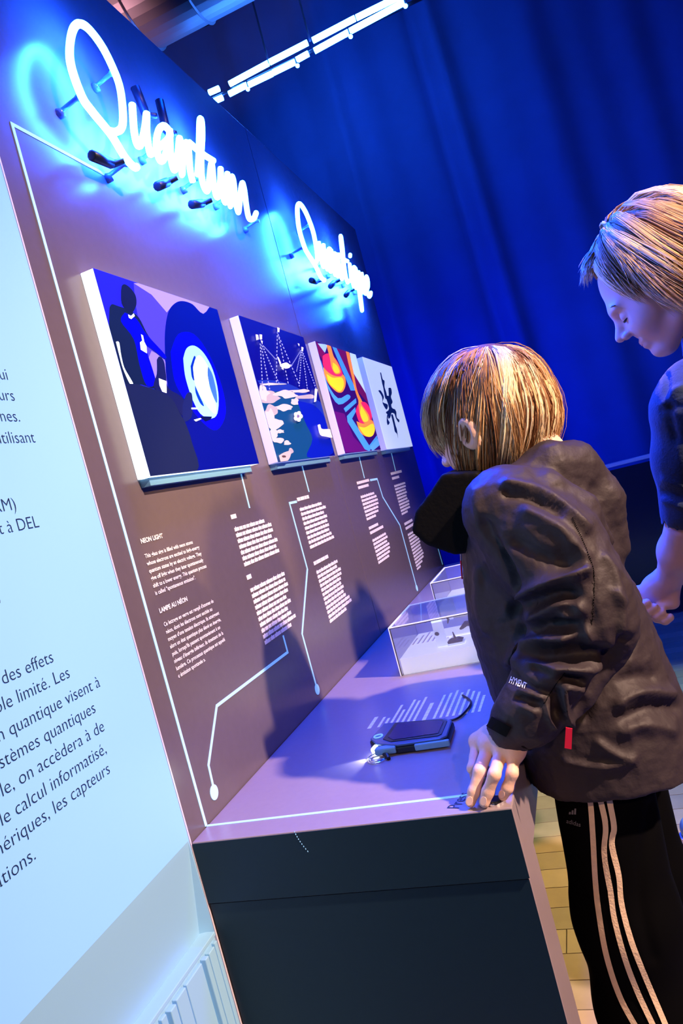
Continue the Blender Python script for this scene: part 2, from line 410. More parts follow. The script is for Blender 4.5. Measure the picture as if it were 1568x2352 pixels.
# lighting bar with two rows of tubes
tl = empty('tube_light_bar', 'long double row of white tube lamps hanging before the curtain', 'light')
YB = 3.6
def tb(u, v): return Y(u, v, YB)
rows = [[(480, 213, 503, 203), (527, 193, 616, 145), (619, 143, 706, 98), (718, 93, 815, 42), (818, 41, 925, -12)],
        [(493, 232, 511, 224), (526, 216, 567, 195), (571, 195, 625, 169), (627, 167, 678, 142), (681, 138, 708, 123), (722, 117, 800, 74), (803, 72, 928, 5)]]
for ri, row in enumerate(rows):
    for (a, b, c, d) in row:
        p, q = tb(a, b), tb(c, d); zz = (p[2] + q[2]) / 2
        MB().tube([p, q], 0.0185, 12).build('lamp_tube', 'tube_white', tl, smooth=True)
pa, pb = tb(470, 232), tb(980, -15)
MB().tube([pa + [0, .02, 0], pb + [0, .02, 0]], 0.011, 8).build('mount_rail', 'black_boot', tl)
for (u, v) in ((569, 205), (683, 151), (805, 84), (931, 14)):
    p = tb(u, v)
    mb = MB(); th = [i / 6 * math.pi for i in range(7)]
    mb.tube([p + [0, 0, 0.012 * math.cos(t)] for t in th], [0.013 * math.sin(t) + 0.0005 for t in th], 10).build('indicator_bulb', 'tube_white', tl, smooth=True)
    MB().box(p[0] - .012, p[0] + .012, YB - .005, YB + .02, p[2] + .012, p[2] + .05).build('socket', 'black_boot', tl)
for (u, v) in ((617, 145), (712, 95)):
    p = tb(u, v); MB().tube([p, p + [0, 0.03, 1.4]], 0.006, 6).build('suspension_wire', 'wall_dark', tl)

# barrier with handrail at the back
ba = empty('barrier', 'dark glossy barrier with pale metal handrail before the curtain', 'barrier')
yb = 3.8; zb = float(Y(1430, 1062, yb)[2])
MB().box(0.1, 3.6, yb - .02, yb + .02, zb - .012, zb + .012).build('handrail', 'rail_metal', ba, bevel=.004)
for i in range(6):
    xx = 0.1 + i * 0.585
    MB().box(xx + .01, xx + .575, yb - .008, yb + .008, 0.02, zb - .03).build('barrier_panel', 'barrier_dark', ba)
    MB().box(xx - .012, xx + .01, yb - .02, yb + .02, 0, zb - .012).build('post', 'barrier_dark', ba)

# ------------------------------------------------------------------ exhibit wall with captions
ew = empty('exhibit_wall', 'tall grey exhibit wall with pale circuit lines and white captions', 'display wall')
for (a, b) in ((0.0, 1.149), (1.1515, PL)):
    MB().box(-0.035, 0, a + (0.001 if a == 0 else 0), b, 0.0, 2.34).build('wall_board', 'panel_grey', ew, bevel=0.0012)
MB().box(-0.03, -0.006, 1.14, 1.16, 0, 2.335).build('backing_strip', 'joint_black', ew)
MB().box(-0.20, -0.035, 0.02, 0.05, 0, 2.3).build('frame_post', 'wood_dark', ew); MB().box(-0.2, -0.035, PL - .05, PL - .02, 0, 2.3).build('frame_post', 'wood_dark', ew)
MB().box(-0.004, 0.0005, -0.0022, 0.0008, 0, 2.34).build('edge_trim', 'rail_metal', ew)

def line_on_wall(pts, w=0.0062, disc=None, name='circuit_line'):
    mb = MB(); P = [np.array(p, float) for p in pts]; k = len(P); L = []
    for i in range(k):
        a = P[i] - P[max(i - 1, 0)] if i else P[1] - P[0]; b = P[min(i + 1, k - 1)] - P[i] if i < k - 1 else a
        a = a / np.linalg.norm(a); b = b / np.linalg.norm(b); n = np.array([-a[1] - b[1], a[0] + b[0]]); n /= np.linalg.norm(n)
        s = w / 2 / max(0.4, n @ np.array([-a[1], a[0]])); L.append((P[i] + n * s, P[i] - n * s))
    for i in range(k - 1):
        q = [L[i][0], L[i + 1][0], L[i + 1][1], L[i][1]]; mb.prism([(0.0002, p[0], p[1]) for p in q][::-1], (0.0008, 0, 0))
    if disc is not None: mb.prism([(0.0003, disc[0] + disc[2] * math.cos(t * math.pi / 12), disc[1] + disc[2] * math.sin(t * math.pi / 12)) for t in range(24)], (0.0008, 0, 0))
    return mb.build(name, 'inlay_white', ew)
line_on_wall([(0.30, 1.908), (0.05, 1.908), (0.047, 0.801)], 0.006)
line_on_wall([(0.503, 1.342), (0.499, 1.261)], 0.0055)
line_on_wall([(0.493, 0.982), (0.493, 0.945), (0.168, 0.949), (0.097, 0.876), (0.093, 0.832)], 0.0055, (0.092, 0.833, 0.012))
line_on_wall([(0.873, 1.342), (0.872, 1.264)]); line_on_wall([(0.77, 1.248), (0.722, 1.249), (0.722, 1.084), (0.591, 0.958), (0.591, 0.826)], 0.006, (0.591, 0.828, 0.012))
line_on_wall([(1.418, 1.342), (1.412, 1.264)]); line_on_wall([(1.473, 1.253), (1.566, 1.251), (1.576, 1.184), (1.709, 1.064), (1.712, 0.819)], 0.007, (1.712, 0.822, 0.012))
line_on_wall([(1.874, 1.34), (1.864, 1.263)]); line_on_wall([(1.966, 1.045), (2.184, 1.042), (2.26, 0.949), (2.272, 0.809)], 0.007)

def wtext(body, y, z, size, width=None, name='caption_text', space=1.0):
    return text(body, name, 'text_cream', ew, (0.0012, y, z), (0, 1, 0), (0, 0, 1), size, width, off=0.0004 if name == 'caption_title' else 0.0002, space=space)
wtext('NEON LIGHT', 0.081, 1.2485, 0.0105, 0.065, 'caption_title')
sp = (1.2245 - 1.164) / 5
body1 = ['This glass sign is filled with neon atoms', 'whose electrons are excited to high-energy', 'quantum states by an electric voltage. They', 'give off light when they later spontaneously', 'shift to a lower energy. This quantum process', 'is called "spontaneous emission".']
ends1 = (0.234, 0.252, 0.253, 0.253, 0.258, 0.21)
for i, (t, e) in enumerate(zip(body1, ends1)): wtext(t, 0.081, 1.2245 - i * sp, 0.0093, e - 0.081)
wtext('LAMPE AU NÉON', 0.079, 1.135, 0.0105, 0.088, 'caption_title')
body2 = ['Ce lettrage en verre est rempli d\'atomes de', 'néon, dont les électrons sont excités au', 'moyen d\'une tension électrique. Ils atteignent', 'alors un état quantique plus élevé en énergie,', 'puis, lorsqu\'ils passent spontanément à un', 'niveau d\'énergie inférieur, ils émettent de la', 'lumière. Ce processus quantique est appelé', '« émission spontanée ».']
ends2 = (0.249, 0.237, 0.257, 0.257, 0.247, 0.252, 0.252, 0.171)
for i, (t, e) in enumerate(zip(body2, ends2)): wtext(t, 0.081, 1.1125 - i * 0.0121, 0.0093, e - 0.081)

def bars(y0, z0, lens, step=0.0121, h=0.0074, title=False, name='caption_text'):
    """captions too small to read in the photograph: word-shaped strokes, one per word"""
    mb = MB(); rr = random.Random(int(y0 * 1000 + z0 * 7777))
    for i, L in enumerate(lens):
        y = y0; z = z0 - i * step
        while y < y0 + L - 0.004:
            w = min(rr.uniform(0.012, 0.034), y0 + L - y); 
            mb.prism([(0.0004, y, z), (0.0004, y + w, z), (0.0004, y + w, z + h), (0.0004, y, z + h)], (0.0006, 0, 0))
            if not title and w > .015: mb.prism([(0.0004, y + w * .3, z + h), (0.0004, y + w * .3 + .002, z + h), (0.0004, y + w * .3 + .002, z + h + .0022), (0.0004, y + w * .3, z + h + .0022)], (0.0006, 0, 0))
            y += w + 0.0028
    return mb.build(name, 'text_cream', ew)
bars(0.404, 1.248, [0.024], h=0.009, title=True, name='caption_title'); bars(0.405, 1.2225, [0.155, 0.18, 0.18, 0.165, 0.19, 0.175, 0.184])
bars(0.401, 1.123, [0.021], h=0.009, title=True, name='caption_title'); bars(0.402, 1.097, [0.182, 0.178, 0.185, 0.182, 0.16, 0.178, 0.15, 0.165, 0.18, 0.145])
bars(0.776, 1.248, [0.085], h=0.009, title=True, name='caption_title'); bars(0.776, 1.2225, [0.17, 0.19, 0.165, 0.185, 0.18, 0.178, 0.17, 0.187, 0.195], 0.0121)
bars(0.772, 1.084, [0.115], h=0.009, title=True, name='caption_title'); bars(0.774, 1.061, [0.17, 0.155, 0.18, 0.175, 0.16, 0.155, 0.165, 0.155, 0.165, 0.19, 0.198, 0.14], 0.0115)
bars(1.313, 1.25, [0.145, 0.125], 0.0155, 0.009, True, 'caption_title'); bars(1.314, 1.204, [0.165, 0.185, 0.19, 0.185, 0.17, 0.165, 0.12])
bars(1.312, 1.101, [0.115, 0.168], 0.0155, 0.009, True, 'caption_title'); bars(1.315, 1.06, [0.175, 0.185, 0.165, 0.185, 0.18, 0.165, 0.146])
bars(1.777, 1.251, [0.185, 0.118], 0.0185, 0.010, True, 'caption_title'); bars(1.78, 1.203, [0.19, 0.185, 0.17, 0.175, 0.155, 0.16, 0.175, 0.165, 0.165, 0.105])
bars(1.781, 1.053, [0.148, 0.17], 0.0175, 0.010, True, 'caption_title'); bars(1.79, 1.010, [0.165, 0.16, 0.155, 0.165, 0.17, 0.16, 0.16, 0.17, 0.175, 0.16, 0.12, 0.07], 0.0122)

# pale text board left of the exhibit wall
tbd = empty('text_board', 'pale blue text board with navy French lettering, left edge of the view', 'text board')
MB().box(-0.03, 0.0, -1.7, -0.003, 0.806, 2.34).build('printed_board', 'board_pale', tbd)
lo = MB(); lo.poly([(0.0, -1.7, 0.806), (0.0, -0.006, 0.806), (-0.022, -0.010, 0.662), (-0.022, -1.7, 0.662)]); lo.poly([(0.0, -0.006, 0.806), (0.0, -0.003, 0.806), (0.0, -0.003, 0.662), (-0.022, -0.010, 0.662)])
lo.build('sloping_apron', 'board_shaded', tbd)
MB().box(-0.03, 0.0, -1.7, -0.006, 0.0, 0.662).build('plinth_board', 'board_shaded', tbd)
MB().box(-0.022, 0.003, -1.7, -0.006, 0.6595, 0.6655).build('ledge', 'board_shaded', tbd, bevel=.001)
gy = [-0.022, -0.043, -0.057, -0.105, -0.134, -0.152, -0.168, -0.19, -0.215, -0.235, -0.26, -0.3, -0.33]
prev = -0.010
for i, g in enumerate(gy):
    MB().box(0.0, 0.006 + 0.002 * (i % 3), g + 0.0035, prev - 0.001, 0.02, 0.655 - 0.001 * (i % 2)).build('vertical_slat', 'board_shaded', tbd, bevel=.0012); prev = g
def ptext(body, u, v, size=0.0230, name='printed_text'):
    p = X(u, v)
    return text(body, name, 'text_navy', tbd, (0.0006, p[1], p[2]), (0, 1, 0), (0, 0, 1), size, None, 'RIGHT', -0.00026)
for body, u, v in (('qui', 20.5, 873), ('eurs', 36, 921), ('ines.', 48, 968.5), ('utilisant', 82, 1016.5), ('RM)', 40, 1170), ('et à DEL', 91, 1210.5), ('o', 4, 1388),
                   ('des effets', 124.5, 1519.5), ('rôle limité. Les', 162, 1555), ('n quantique visent à', 231, 1576), ('ystèmes quantiques', 221, 1635), ('ble, on accèdera à de', 241, 1677), ('le calcul informatisé,', 246, 1728), ('umériques, les capteurs', 254, 1774), ('ations.', 84, 1971)):
    ptext(body, u, v)

# ------------------------------------------------------------------ picture light boxes
def picture(name, label, y0, y1, z0, z1, side, print_fn, depth=0.025, wy=None, face=None):
    t = empty(name, label, 'picture', 'lit picture boxes in a row on the exhibit wall')
    wy = y0 if wy is None else wy
    MB().box(0.0005, depth, y0, y1, z0, z1).build('box_body', side, t, bevel=0.0015)
    MB().box(0.0, 0.018, y0 + 0.006, y1 - 0.03, z0 - 0.014, z0 - 0.001).build('bottom_ledge', 'device_blue', t)
    layers, names = print_fn
    mb = MB()
    for i, (mi, poly) in enumerate(layers):
        mb.m = mi; xx = depth + 0.0006 + i * 0.00003
        mb.poly([(xx, p[0], p[1]) for p in poly])
    o = mb.build('print', names, t)
    return t
def pcol(c, e=0.35):
    key = 'print_%02x%02x%02x_%d' % (int(c[0] * 255), int(c[1] * 255), int(c[2] * 255), int(e * 100))
    if key not in MATS: mat(key, c, 0.35, spec=0.4, emit=c, strength=e)
    return key
DEP = 0.025
def tracer(ox, oy, s, x=DEP + 0.0006):
    def f(pts): return [tuple(X(ox + a / s, oy + b / s, x)[1:]) for a, b in pts]
    return f
def clip(poly, y0, y1, z0, z1):
    out = poly
    for ax, val, sgn in ((0, y0, 1), (0, y1, -1), (1, z0, 1), (1, z1, -1)):
        res = []
        for i in range(len(out)):
            a, b = out[i - 1], out[i]; ia = (a[ax] - val) * sgn >= 0; ib = (b[ax] - val) * sgn >= 0
            if ia != ib: t = (val - a[ax]) / (b[ax] - a[ax]); res.append(tuple(a[k] + t * (b[k] - a[k]) for k in (0, 1)))
            if ib: res.append(b)
        out = res
        if len(out) < 3: return []
    return out
def compose(spec, rect):
    names = []; layers = []
    for c, e, poly in spec:
        k = pcol(c, e)
        if k not in names: names.append(k)
        p = clip(poly, *rect)
        if len(p) >= 3: layers.append((names.index(k), p))
    return layers, names
def sm(pts, n=4):
    q = catmull(list(pts) + [pts[0]], n)[:-1]; return [tuple(p) for p in q]
def full(r): return [(r[0], r[2]), (r[1], r[2]), (r[1], r[3]), (r[0], r[3])]

r1 = (0.119, 0.551, 1.349, 1.692); T = tracer(160, 580, 3.409)
DKB, MID = (0.002, 0.004, 0.22), (0.0, 0.0, 0.75)
s1 = [(DKB, .4, full(r1)),
      ((0.01, 0.01, 0.9), .8, T([(170, 110), (560, 230), (700, 700), (660, 1100), (400, 1040)])),
      ((0.05, 0.04, 0.72), .7, T(sm([(500, 240), (640, 280), (780, 430), (745, 800), (790, 1060), (640, 1040), (590, 1000), (560, 640), (520, 430)]))),
      ((0.24, 0.20, 0.85), .9, T([(500, 240), (600, 240), (840, 340), (1145, 440), (1040, 482), (900, 384), (800, 420), (760, 470), (640, 330)])),
      ((0.20, 0.16, 0.75), .8, T(sm([(640, 770), (740, 840), (780, 1000), (700, 1050), (600, 1040), (580, 930)]))),
      ((0.0, 0.003, 0.20), .4, T(sm([(745, 800), (745, 620), (770, 470), (820, 400), (880, 380), (960, 405), (1045, 480), (1155, 440), (1330, 1100), (1480, 1660), (990, 1700), (950, 1480), (880, 1310), (770, 1060)]))),
      ((0.0, 0.0, 0.95), .9, T(sm([(790, 780), (850, 640), (970, 640), (1090, 800), (1190, 1050), (1220, 1260), (1150, 1390), (1040, 1330), (900, 1150), (820, 1000)]))),
      ((0.22, 0.60, 1.0), 1.0, T(sm([(888, 830), (915, 750), (975, 730), (1050, 790), (1120, 920), (1162, 1100), (1155, 1260), (1100, 1300), (1020, 1260), (960, 1150), (925, 1050), (900, 950)]))),
      ((0.0, 0.02, 0.35), .5, T(sm([(945, 890), (972, 812), (985, 830), (965, 900), (975, 1000), (955, 975)]))),
      ((0.85, 0.97, 1.0), 1.25, T(sm([(965, 900), (985, 830), (1020, 808), (1075, 880), (1090, 940), (1090, 1040), (1140, 1190), (1135, 1262), (1060, 1180), (985, 1040)]))),
      ((0.03, 0.12, 0.85), .8, T(sm([(1082, 890), (1118, 960), (1148, 1090), (1150, 1180), (1105, 1080), (1078, 960)]))),
      ((0.0, 0.03, 0.4), .5, T(sm([(980, 1040), (1010, 1110), (1050, 1200), (1020, 1180), (985, 1100)]))),
      ((0.004, 0.012, 0.05), .3, T(sm([(310, 430), (330, 405), (380, 420), (460, 450), (540, 510), (620, 660), (745, 800), (735, 835), (640, 760), (600, 760), (680, 1050), (560, 1035), (400, 1020), (340, 720), (308, 600)]))),
      ((0.0, 0.0, 0.6), .6, T(sm([(430, 470), (520, 520), (600, 640), (745, 800), (735, 830), (640, 755), (600, 760), (670, 1010), (600, 1040), (545, 880), (500, 680), (400, 540)]))),
      ((0.004, 0.008, 0.04), .3, T(sm([(400, 300), (408, 258), (435, 250), (480, 285), (515, 340), (520, 410), (490, 470), (450, 460), (405, 400)]))),
      ((0.7, 0.9, 1.0), .9, T([(455, 485), (478, 497), (500, 476), (508, 498), (480, 522), (462, 512)])),
      ((0.75, 0.92, 1.0), 1, T([(556, 640), (572, 650), (582, 700), (600, 735), (603, 790), (555, 762), (548, 705), (566, 690)])),
      ((0.65, 0.85, 1.0), .9, T(sm([(360, 700), (385, 705), (400, 800), (425, 900), (470, 980), (495, 1030), (470, 1030), (415, 910), (385, 800)]))),
      ((0.006, 0.01, 0.08), .3, T(sm([(680, 840), (700, 815), (735, 850), (750, 940), (770, 1060), (860, 1120), (900, 1180), (880, 1280), (800, 1160), (660, 1060), (680, 950)]))),
      ((0.7, 0.8, 1.0), .8, T([(695, 985), (755, 1008), (757, 1102), (722, 1090), (700, 1040)])),
      ((0.006, 0.012, 0.10), .4, T(sm([(880, 1200), (910, 1110), (950, 1100), (960, 1180), (950, 1290), (890, 1320)]))),
      ((0.6, 0.85, 1.0), .9, T([(950, 1215), (1000, 1215), (1000, 1228), (950, 1228)])), ((0.7, 0.9, 1.0), .9, T([(970, 1310), (1020, 1296), (1030, 1304), (985, 1324)])),
      ((0.0, 0.003, 0.05), .3, T([(1015, 1282), (1112, 1285), (1100, 1310), (1060, 1325), (1030, 1300)])),
      ((0.007, 0.013, 0.06), .45, T(sm([(415, 1030), (520, 1032), (640, 1065), (720, 1095), (800, 1150), (860, 1260), (905, 1340), (955, 1490), (990, 1720), (640, 1760), (560, 1720), (500, 1440)])))]
picture('picture_box', 'largest lit picture box showing a blue medical scanner with bright white side', *r1, 'lit_acrylic', compose(s1, r1))

r2 = (0.659, 1.089, 1.347, 1.696); T = tracer(500, 680, 3.409); CR, TE = (0.62, 0.52, 0.45), (0.005, 0.06, 0.16)
NV2 = (0.002, 0.002, 0.16)
def blob(cx, cy, rx, ry, n=12, j=0.25, seed=0):
    r = random.Random(seed); return sm([(cx + rx * (1 + r.uniform(-j, j)) * math.cos(2 * math.pi * i / n), cy + ry * (1 + r.uniform(-j, j)) * math.sin(2 * math.pi * i / n)) for i in range(n)], 3)
def dash(a, b, n=14, w=3.5):
    a = np.array(a, float); b = np.array(b, float); d = b - a; L = np.linalg.norm(d); s = np.array([-d[1], d[0]]) / L * w; out = []
    for i in range(n):
        p = a + d * i / n; q = a + d * (i + 0.55) / n; out.append([tuple(p - s), tuple(q - s), tuple(q + s), tuple(p + s)])
    return out
s2 = [(NV2, .6, full(r2)), ((0.01, 0.03, 0.3), .5, T(sm([(310, 660), (430, 660), (560, 690), (700, 760), (830, 860), (850, 960), (700, 900), (400, 760)]))),
      (TE, .5, T(sm([(320, 760), (430, 745), (560, 760), (640, 830), (720, 980), (760, 1100), (820, 1250), (440, 1300), (370, 1000)]))),
      ((0.002, 0.01, 0.35), .5, T(sm([(620, 820), (760, 860), (860, 1000), (900, 1230), (700, 1260), (740, 1120), (680, 980)])))]
for k, (a, b, c, d) in enumerate([(400, 800, 75, 45), (540, 770, 90, 28), (360, 760, 40, 60), (520, 875, 70, 24), (420, 900, 60, 45), (400, 960, 40, 70), (450, 1000, 55, 40), (430, 1080, 40, 45), (690, 790, 90, 18), (640, 745, 80, 14), (470, 1130, 45, 22), (540, 1150, 30, 16), (570, 1215, 22, 22), (600, 830, 30, 28), (490, 1060, 30, 14), (420, 690, 90, 8)]):
    s2.append((CR if k % 4 else (0.42, 0.36, 0.36), .55, T(blob(a, b, c, d, 11, .35, k))))
for a, b in [((330, 370), (350, 750)), ((335, 380), (405, 745)), ((345, 390), (480, 700)), ((350, 390), (450, 500)), ((460, 280), (450, 690)), ((465, 300), (545, 700)), ((470, 320), (630, 700)), ((640, 430), (560, 560)), ((645, 440), (625, 720)), ((650, 440), (690, 740)), ((655, 450), (760, 740)), ((640, 430), (600, 600))]:
    for q in dash(a, b): s2.append(((0.30, 0.35, 0.75), .5, T(q)))
SAT = (0.85, 0.75, 0.68)
for p in ([(280, 305), (300, 310), (305, 345), (285, 350)], [(310, 305), (330, 308), (330, 345), (312, 345)], [(318, 350), (335, 358), (332, 385)], [(450, 250), (468, 256), (466, 290), (452, 285)], [(610, 375), (625, 380), (622, 400)], [(640, 402), (656, 408), (652, 440), (640, 432)],
          [(448, 478), (460, 485), (480, 530), (470, 545)], [(745, 730), (766, 735), (755, 830), (738, 835)]): s2.append((SAT, .7, T(p)))
s2 += [(SAT, .7, T(blob(515, 548, 38, 22, 9, .2, 5))), (SAT, .7, T([(480, 545), (500, 560), (498, 585), (484, 575)]))]
for i in range(5): s2.append((SAT, .7, T(blob(612 + 20 * math.cos(i * 1.256), 947 + 24 * math.sin(i * 1.256), 17, 19, 8, .1, i))))
s2 += [((0.2, 0.15, 0.3), .5, T(blob(612, 947, 10, 12))), ((0.8, 0.72, 0.7), .7, T(sm([(765, 1015), (785, 1010), (800, 1045), (870, 1050), (885, 1110), (830, 1105), (785, 1090)]))),
       ((0.55, 0.42, 0.38), .6, T(sm([(445, 1265), (500, 1230), (550, 1220), (550, 1260), (520, 1300), (450, 1300)]))), ((0.1, 0.06, 0.05), .4, T(blob(500, 1262, 18, 10, 8, .3, 3)))]
picture('picture_box', 'lit picture box of satellites above a cloudy earth', *r2, 'lit_acrylic_dim', compose(s2, r2))

r3 = (1.192, 1.625, 1.349, 1.697)
BL, OR, YE, RD, PU, MR = (0.06, 0.30, 0.85), (1.0, 0.25, 0.02), (1.0, 0.62, 0.0), (0.9, 0.02, 0.08), (0.03, 0.002, 0.09), (0.16, 0.004, 0.06)
s3 = [(PU, .8, full(r3)), ((0.35, 0.55, 0.95), .8, T([(780, 370), (860, 380), (840, 440), (800, 460)])), (MR, .8, T([(770, 355), (850, 460), (830, 520), (790, 450)])),
      (MR, .8, T([(900, 395), (1000, 420), (1200, 850), (1190, 860), (1060, 700)])),
      ((0.6, 0.75, 0.95), .9, T([(1030, 435), (1095, 455), (1190, 830), (1170, 780), (1060, 600)])),
      (BL, .8, T([(895, 395), (925, 400), (1075, 720), (1075, 740), (1040, 740)])), (BL, .8, T(sm([(805, 500), (830, 580), (860, 690), (940, 800), (1015, 770), (1035, 800), (945, 850), (870, 740), (810, 580)], 3))),
      ((0.1, 0.004, 0.12), .8, T([(905, 900), (990, 920), (1060, 1100), (1170, 1215), (1000, 1225)])),
      (BL, .8, T([(985, 880), (1080, 800), (1085, 835), (1000, 910)])), (BL, .8, T([(1010, 940), (1075, 870), (1080, 905), (1050, 960), (1185, 1170), (1245, 1090), (1250, 1130), (1185, 1215), (1150, 1200), (1015, 985)])),
      ((0.1, 0.35, 0.9), .8, T([(1190, 1180), (1265, 1100), (1275, 1160), (1210, 1215)])),
      (OR, .9, T(sm([(825, 560), (900, 560), (985, 620), (1000, 690), (975, 750), (930, 750), (870, 690), (835, 620)]))), (RD, .9, T(sm([(820, 470), (860, 450), (910, 480), (950, 540), (975, 620), (900, 620), (830, 560)]))),
      (YE, .95, T(sm([(850, 610), (900, 640), (970, 640), (985, 700), (955, 748), (910, 720), (870, 680)]))), (OR, .9, T(sm([(850, 385), (880, 388), (905, 470), (945, 540), (960, 600), (920, 610), (890, 560), (875, 480)]))), (YE, .9, T(sm([(900, 520), (935, 550), (950, 595), (920, 600), (900, 565)]))),
      (OR, .9, T(sm([(1000, 425), (1025, 440), (1060, 590), (1090, 740), (1140, 850), (1120, 860), (1080, 760), (1050, 640), (1020, 520)]))),
      (RD, .9, T(sm([(1078, 900), (1100, 845), (1150, 830), (1190, 880), (1205, 950), (1180, 1000), (1110, 990)]))), (OR, .9, T(sm([(1085, 980), (1140, 1000), (1200, 970), (1225, 1020), (1215, 1090), (1160, 1100), (1110, 1060)]))),
      (YE, 1, T(sm([(1100, 1020), (1150, 1030), (1210, 1000), (1228, 1050), (1200, 1100), (1150, 1090)]))), (OR, .95, T(sm([(1100, 780), (1125, 850), (1180, 930), (1185, 985), (1140, 990), (1105, 900)]))), (YE, 1, T(sm([(1120, 860), (1165, 930), (1175, 975), (1140, 980), (1115, 920)])))]
picture('picture_box', 'lit picture box with orange and yellow drops on blue zigzags', *r3, 'lit_acrylic_dim', compose(s3, r3))

r4 = (1.716, 2.18, 1.347, 1.698); INK = (0.01, 0.03, 0.10)
s4 = [((0.62, 0.72, 0.92), .78, full(r4))]
for p in ([(1270, 600), (1278, 600), (1290, 650), (1305, 665), (1305, 710), (1320, 760), (1325, 800), (1310, 800), (1295, 720), (1285, 680)],
          [(1255, 740), (1275, 740), (1300, 790), (1290, 830), (1330, 850), (1320, 890), (1290, 840), (1285, 790)], [(1335, 720), (1355, 720), (1362, 760), (1355, 790), (1368, 830), (1350, 850), (1340, 800)],
          [(1310, 780), (1350, 790), (1360, 870), (1390, 890), (1385, 920), (1360, 915), (1350, 950), (1335, 960), (1330, 930), (1315, 910), (1340, 880)],
          [(1340, 900), (1330, 960), (1345, 990), (1330, 1010), (1322, 980), (1325, 930)], [(1370, 900), (1395, 900), (1400, 950), (1420, 970), (1415, 990), (1395, 960), (1385, 930)],
          [(1355, 930), (1370, 930), (1390, 1010), (1400, 1040), (1405, 1070), (1412, 1120), (1402, 1080), (1385, 1060), (1375, 1010)]): s4.append((INK, .3, T(sm(p, 3))))
picture('picture_box', 'white lit picture box with a dark blue ink crystal, farthest of the row', *r4, 'lit_acrylic_dim', compose(s4, r4))

# ------------------------------------------------------------------ neon signs
XB, XH, SHR = 1.963, 0.092, 0.48
def glyph(s, y0, w=1.0): return [(y0 + a * w + SHR * XH * b * 0.9, XB + XH * b) for a, b in s]
U = [(0.0, 0.95), (0.004, 0.3), (0.014, 0.02), (0.028, 0.12), (0.044, 0.6), (0.052, 1.0), (0.05, 0.5), (0.058, 0.05), (0.072, 0.1)]
A = [(0.062, 0.85), (0.04, 1.02), (0.014, 0.75), (0.004, 0.3), (0.016, 0.0), (0.036, 0.18), (0.058, 0.8), (0.062, 1.0), (0.06, 0.4), (0.068, 0.02), (0.08, 0.08)]
N = [(0.0, 0.6), (0.01, 1.0), (0.014, 0.5), (0.012, 0.0), (0.02, 0.5), (0.038, 0.98), (0.05, 0.9), (0.052, 0.3), (0.062, 0.0), (0.072, 0.1)]
TT = [(0.0, 0.3), (0.014, 1.1), (0.026, 2.0), (0.036, 2.06), (0.034, 1.6), (0.022, 0.9), (0.018, 0.3), (0.03, 0.02), (0.045, 0.1)]
I_ = [(0.0, 0.3), (0.01, 1.0), (0.012, 0.4), (0.022, 0.02), (0.034, 0.1)]
QQ = [(0.062, 0.85), (0.04, 1.02), (0.014, 0.75), (0.004, 0.3), (0.016, 0.0), (0.04, 0.2), (0.062, 1.0), (0.06, 0.2), (0.056, -0.85), (0.066, -0.8), (0.075, 0.0), (0.085, 0.4)]
EE = [(0.0, 0.25), (0.03, 0.5), (0.044, 0.85), (0.03, 1.02), (0.008, 0.7), (0.004, 0.2), (0.022, 0.0), (0.045, 0.12), (0.06, 0.3)]
Qb = [(0.313, 1.914), (0.302, 1.910), (0.277, 1.920), (0.25, 1.949), (0.208, 1.972), (0.187, 1.990), (0.180, 2.04), (0.200, 2.09), (0.232, 2.133), (0.266, 2.149), (0.300, 2.138), (0.321, 2.112), (0.332, 2.073), (0.318, 2.02), (0.298, 1.982), (0.27, 1.962), (0.25, 1.955)]
def neon(name, label, dy, strokes, posts, boots):
    t = empty(name, label, 'neon sign', 'neon script signs on the exhibit wall')
    for st in strokes:
        P = catmull([(0.05, y, z) for y, z in st], 7)
        MB().tube(P, 0.0068, 10).build('glass_tube', 'neon_white', t, smooth=True)
        for e in (P[0], P[-1]):
            pass
    for (y, z) in posts:
        MB().tube([(0.0, y - .004, z - .012), (0.006, y - .004, z - .012), (0.0061, y, z - .006), (0.036, y, z), (0.044, y, z)], [0.009, 0.009, 0.004, 0.004, 0.008], 10).build('standoff', 'clear_post', t, smooth=True)
    for (a, b) in boots:
        p, q = np.array([0.028, *a]), np.array([0.03, *b])
        MB().tube([p, p * .98 + q * .02, q * .9 + p * .1, q, [0.05, b[0] + (b[0] - a[0]) * .12, b[1] + (b[1] - a[1]) * .12]], [0.006, 0.0095, 0.0095, 0.007, 0.005], 10).build('electrode_boot', 'black_boot', t, smooth=True)
    return t
def moved(P, d): return [(y + d, z) for y, z in P]
mid1 = glyph(U, 0.325, 0.95) + glyph(A, 0.402, 0.95) + glyph(N, 0.492, 0.9)
neon('neon_sign', 'nearer white-blue neon script sign reading Quantum', 0,
     [Qb, mid1[:-1], glyph(TT, 0.572, 1.05) + glyph(U, 0.645, 0.9) + glyph(N, 0.72, 0.8) + glyph([(0.0, 0.6), (0.012, 1.0), (0.022, 0.9), (0.026, 0.3), (0.034, 0.0), (0.058, 0.1), (0.075, 0.35)], 0.795, 1.2)[1:],
      [(0.585, 2.062), (0.64, 2.058), (0.70, 2.062)]],
     [(0.333, 2.10), (0.19, 1.992), (0.44, 2.0), (0.60, 1.99), (0.76, 2.0), (0.92, 1.985), (0.29, 1.915)],
     [((0.44, 2.13), (0.455, 2.075)), ((0.54, 2.145), (0.53, 2.07)), ((0.205, 1.905), (0.265, 1.91)), ((0.42, 1.92), (0.47, 1.945)), ((0.56, 1.925), (0.62, 1.945))])
d2 = 1.083
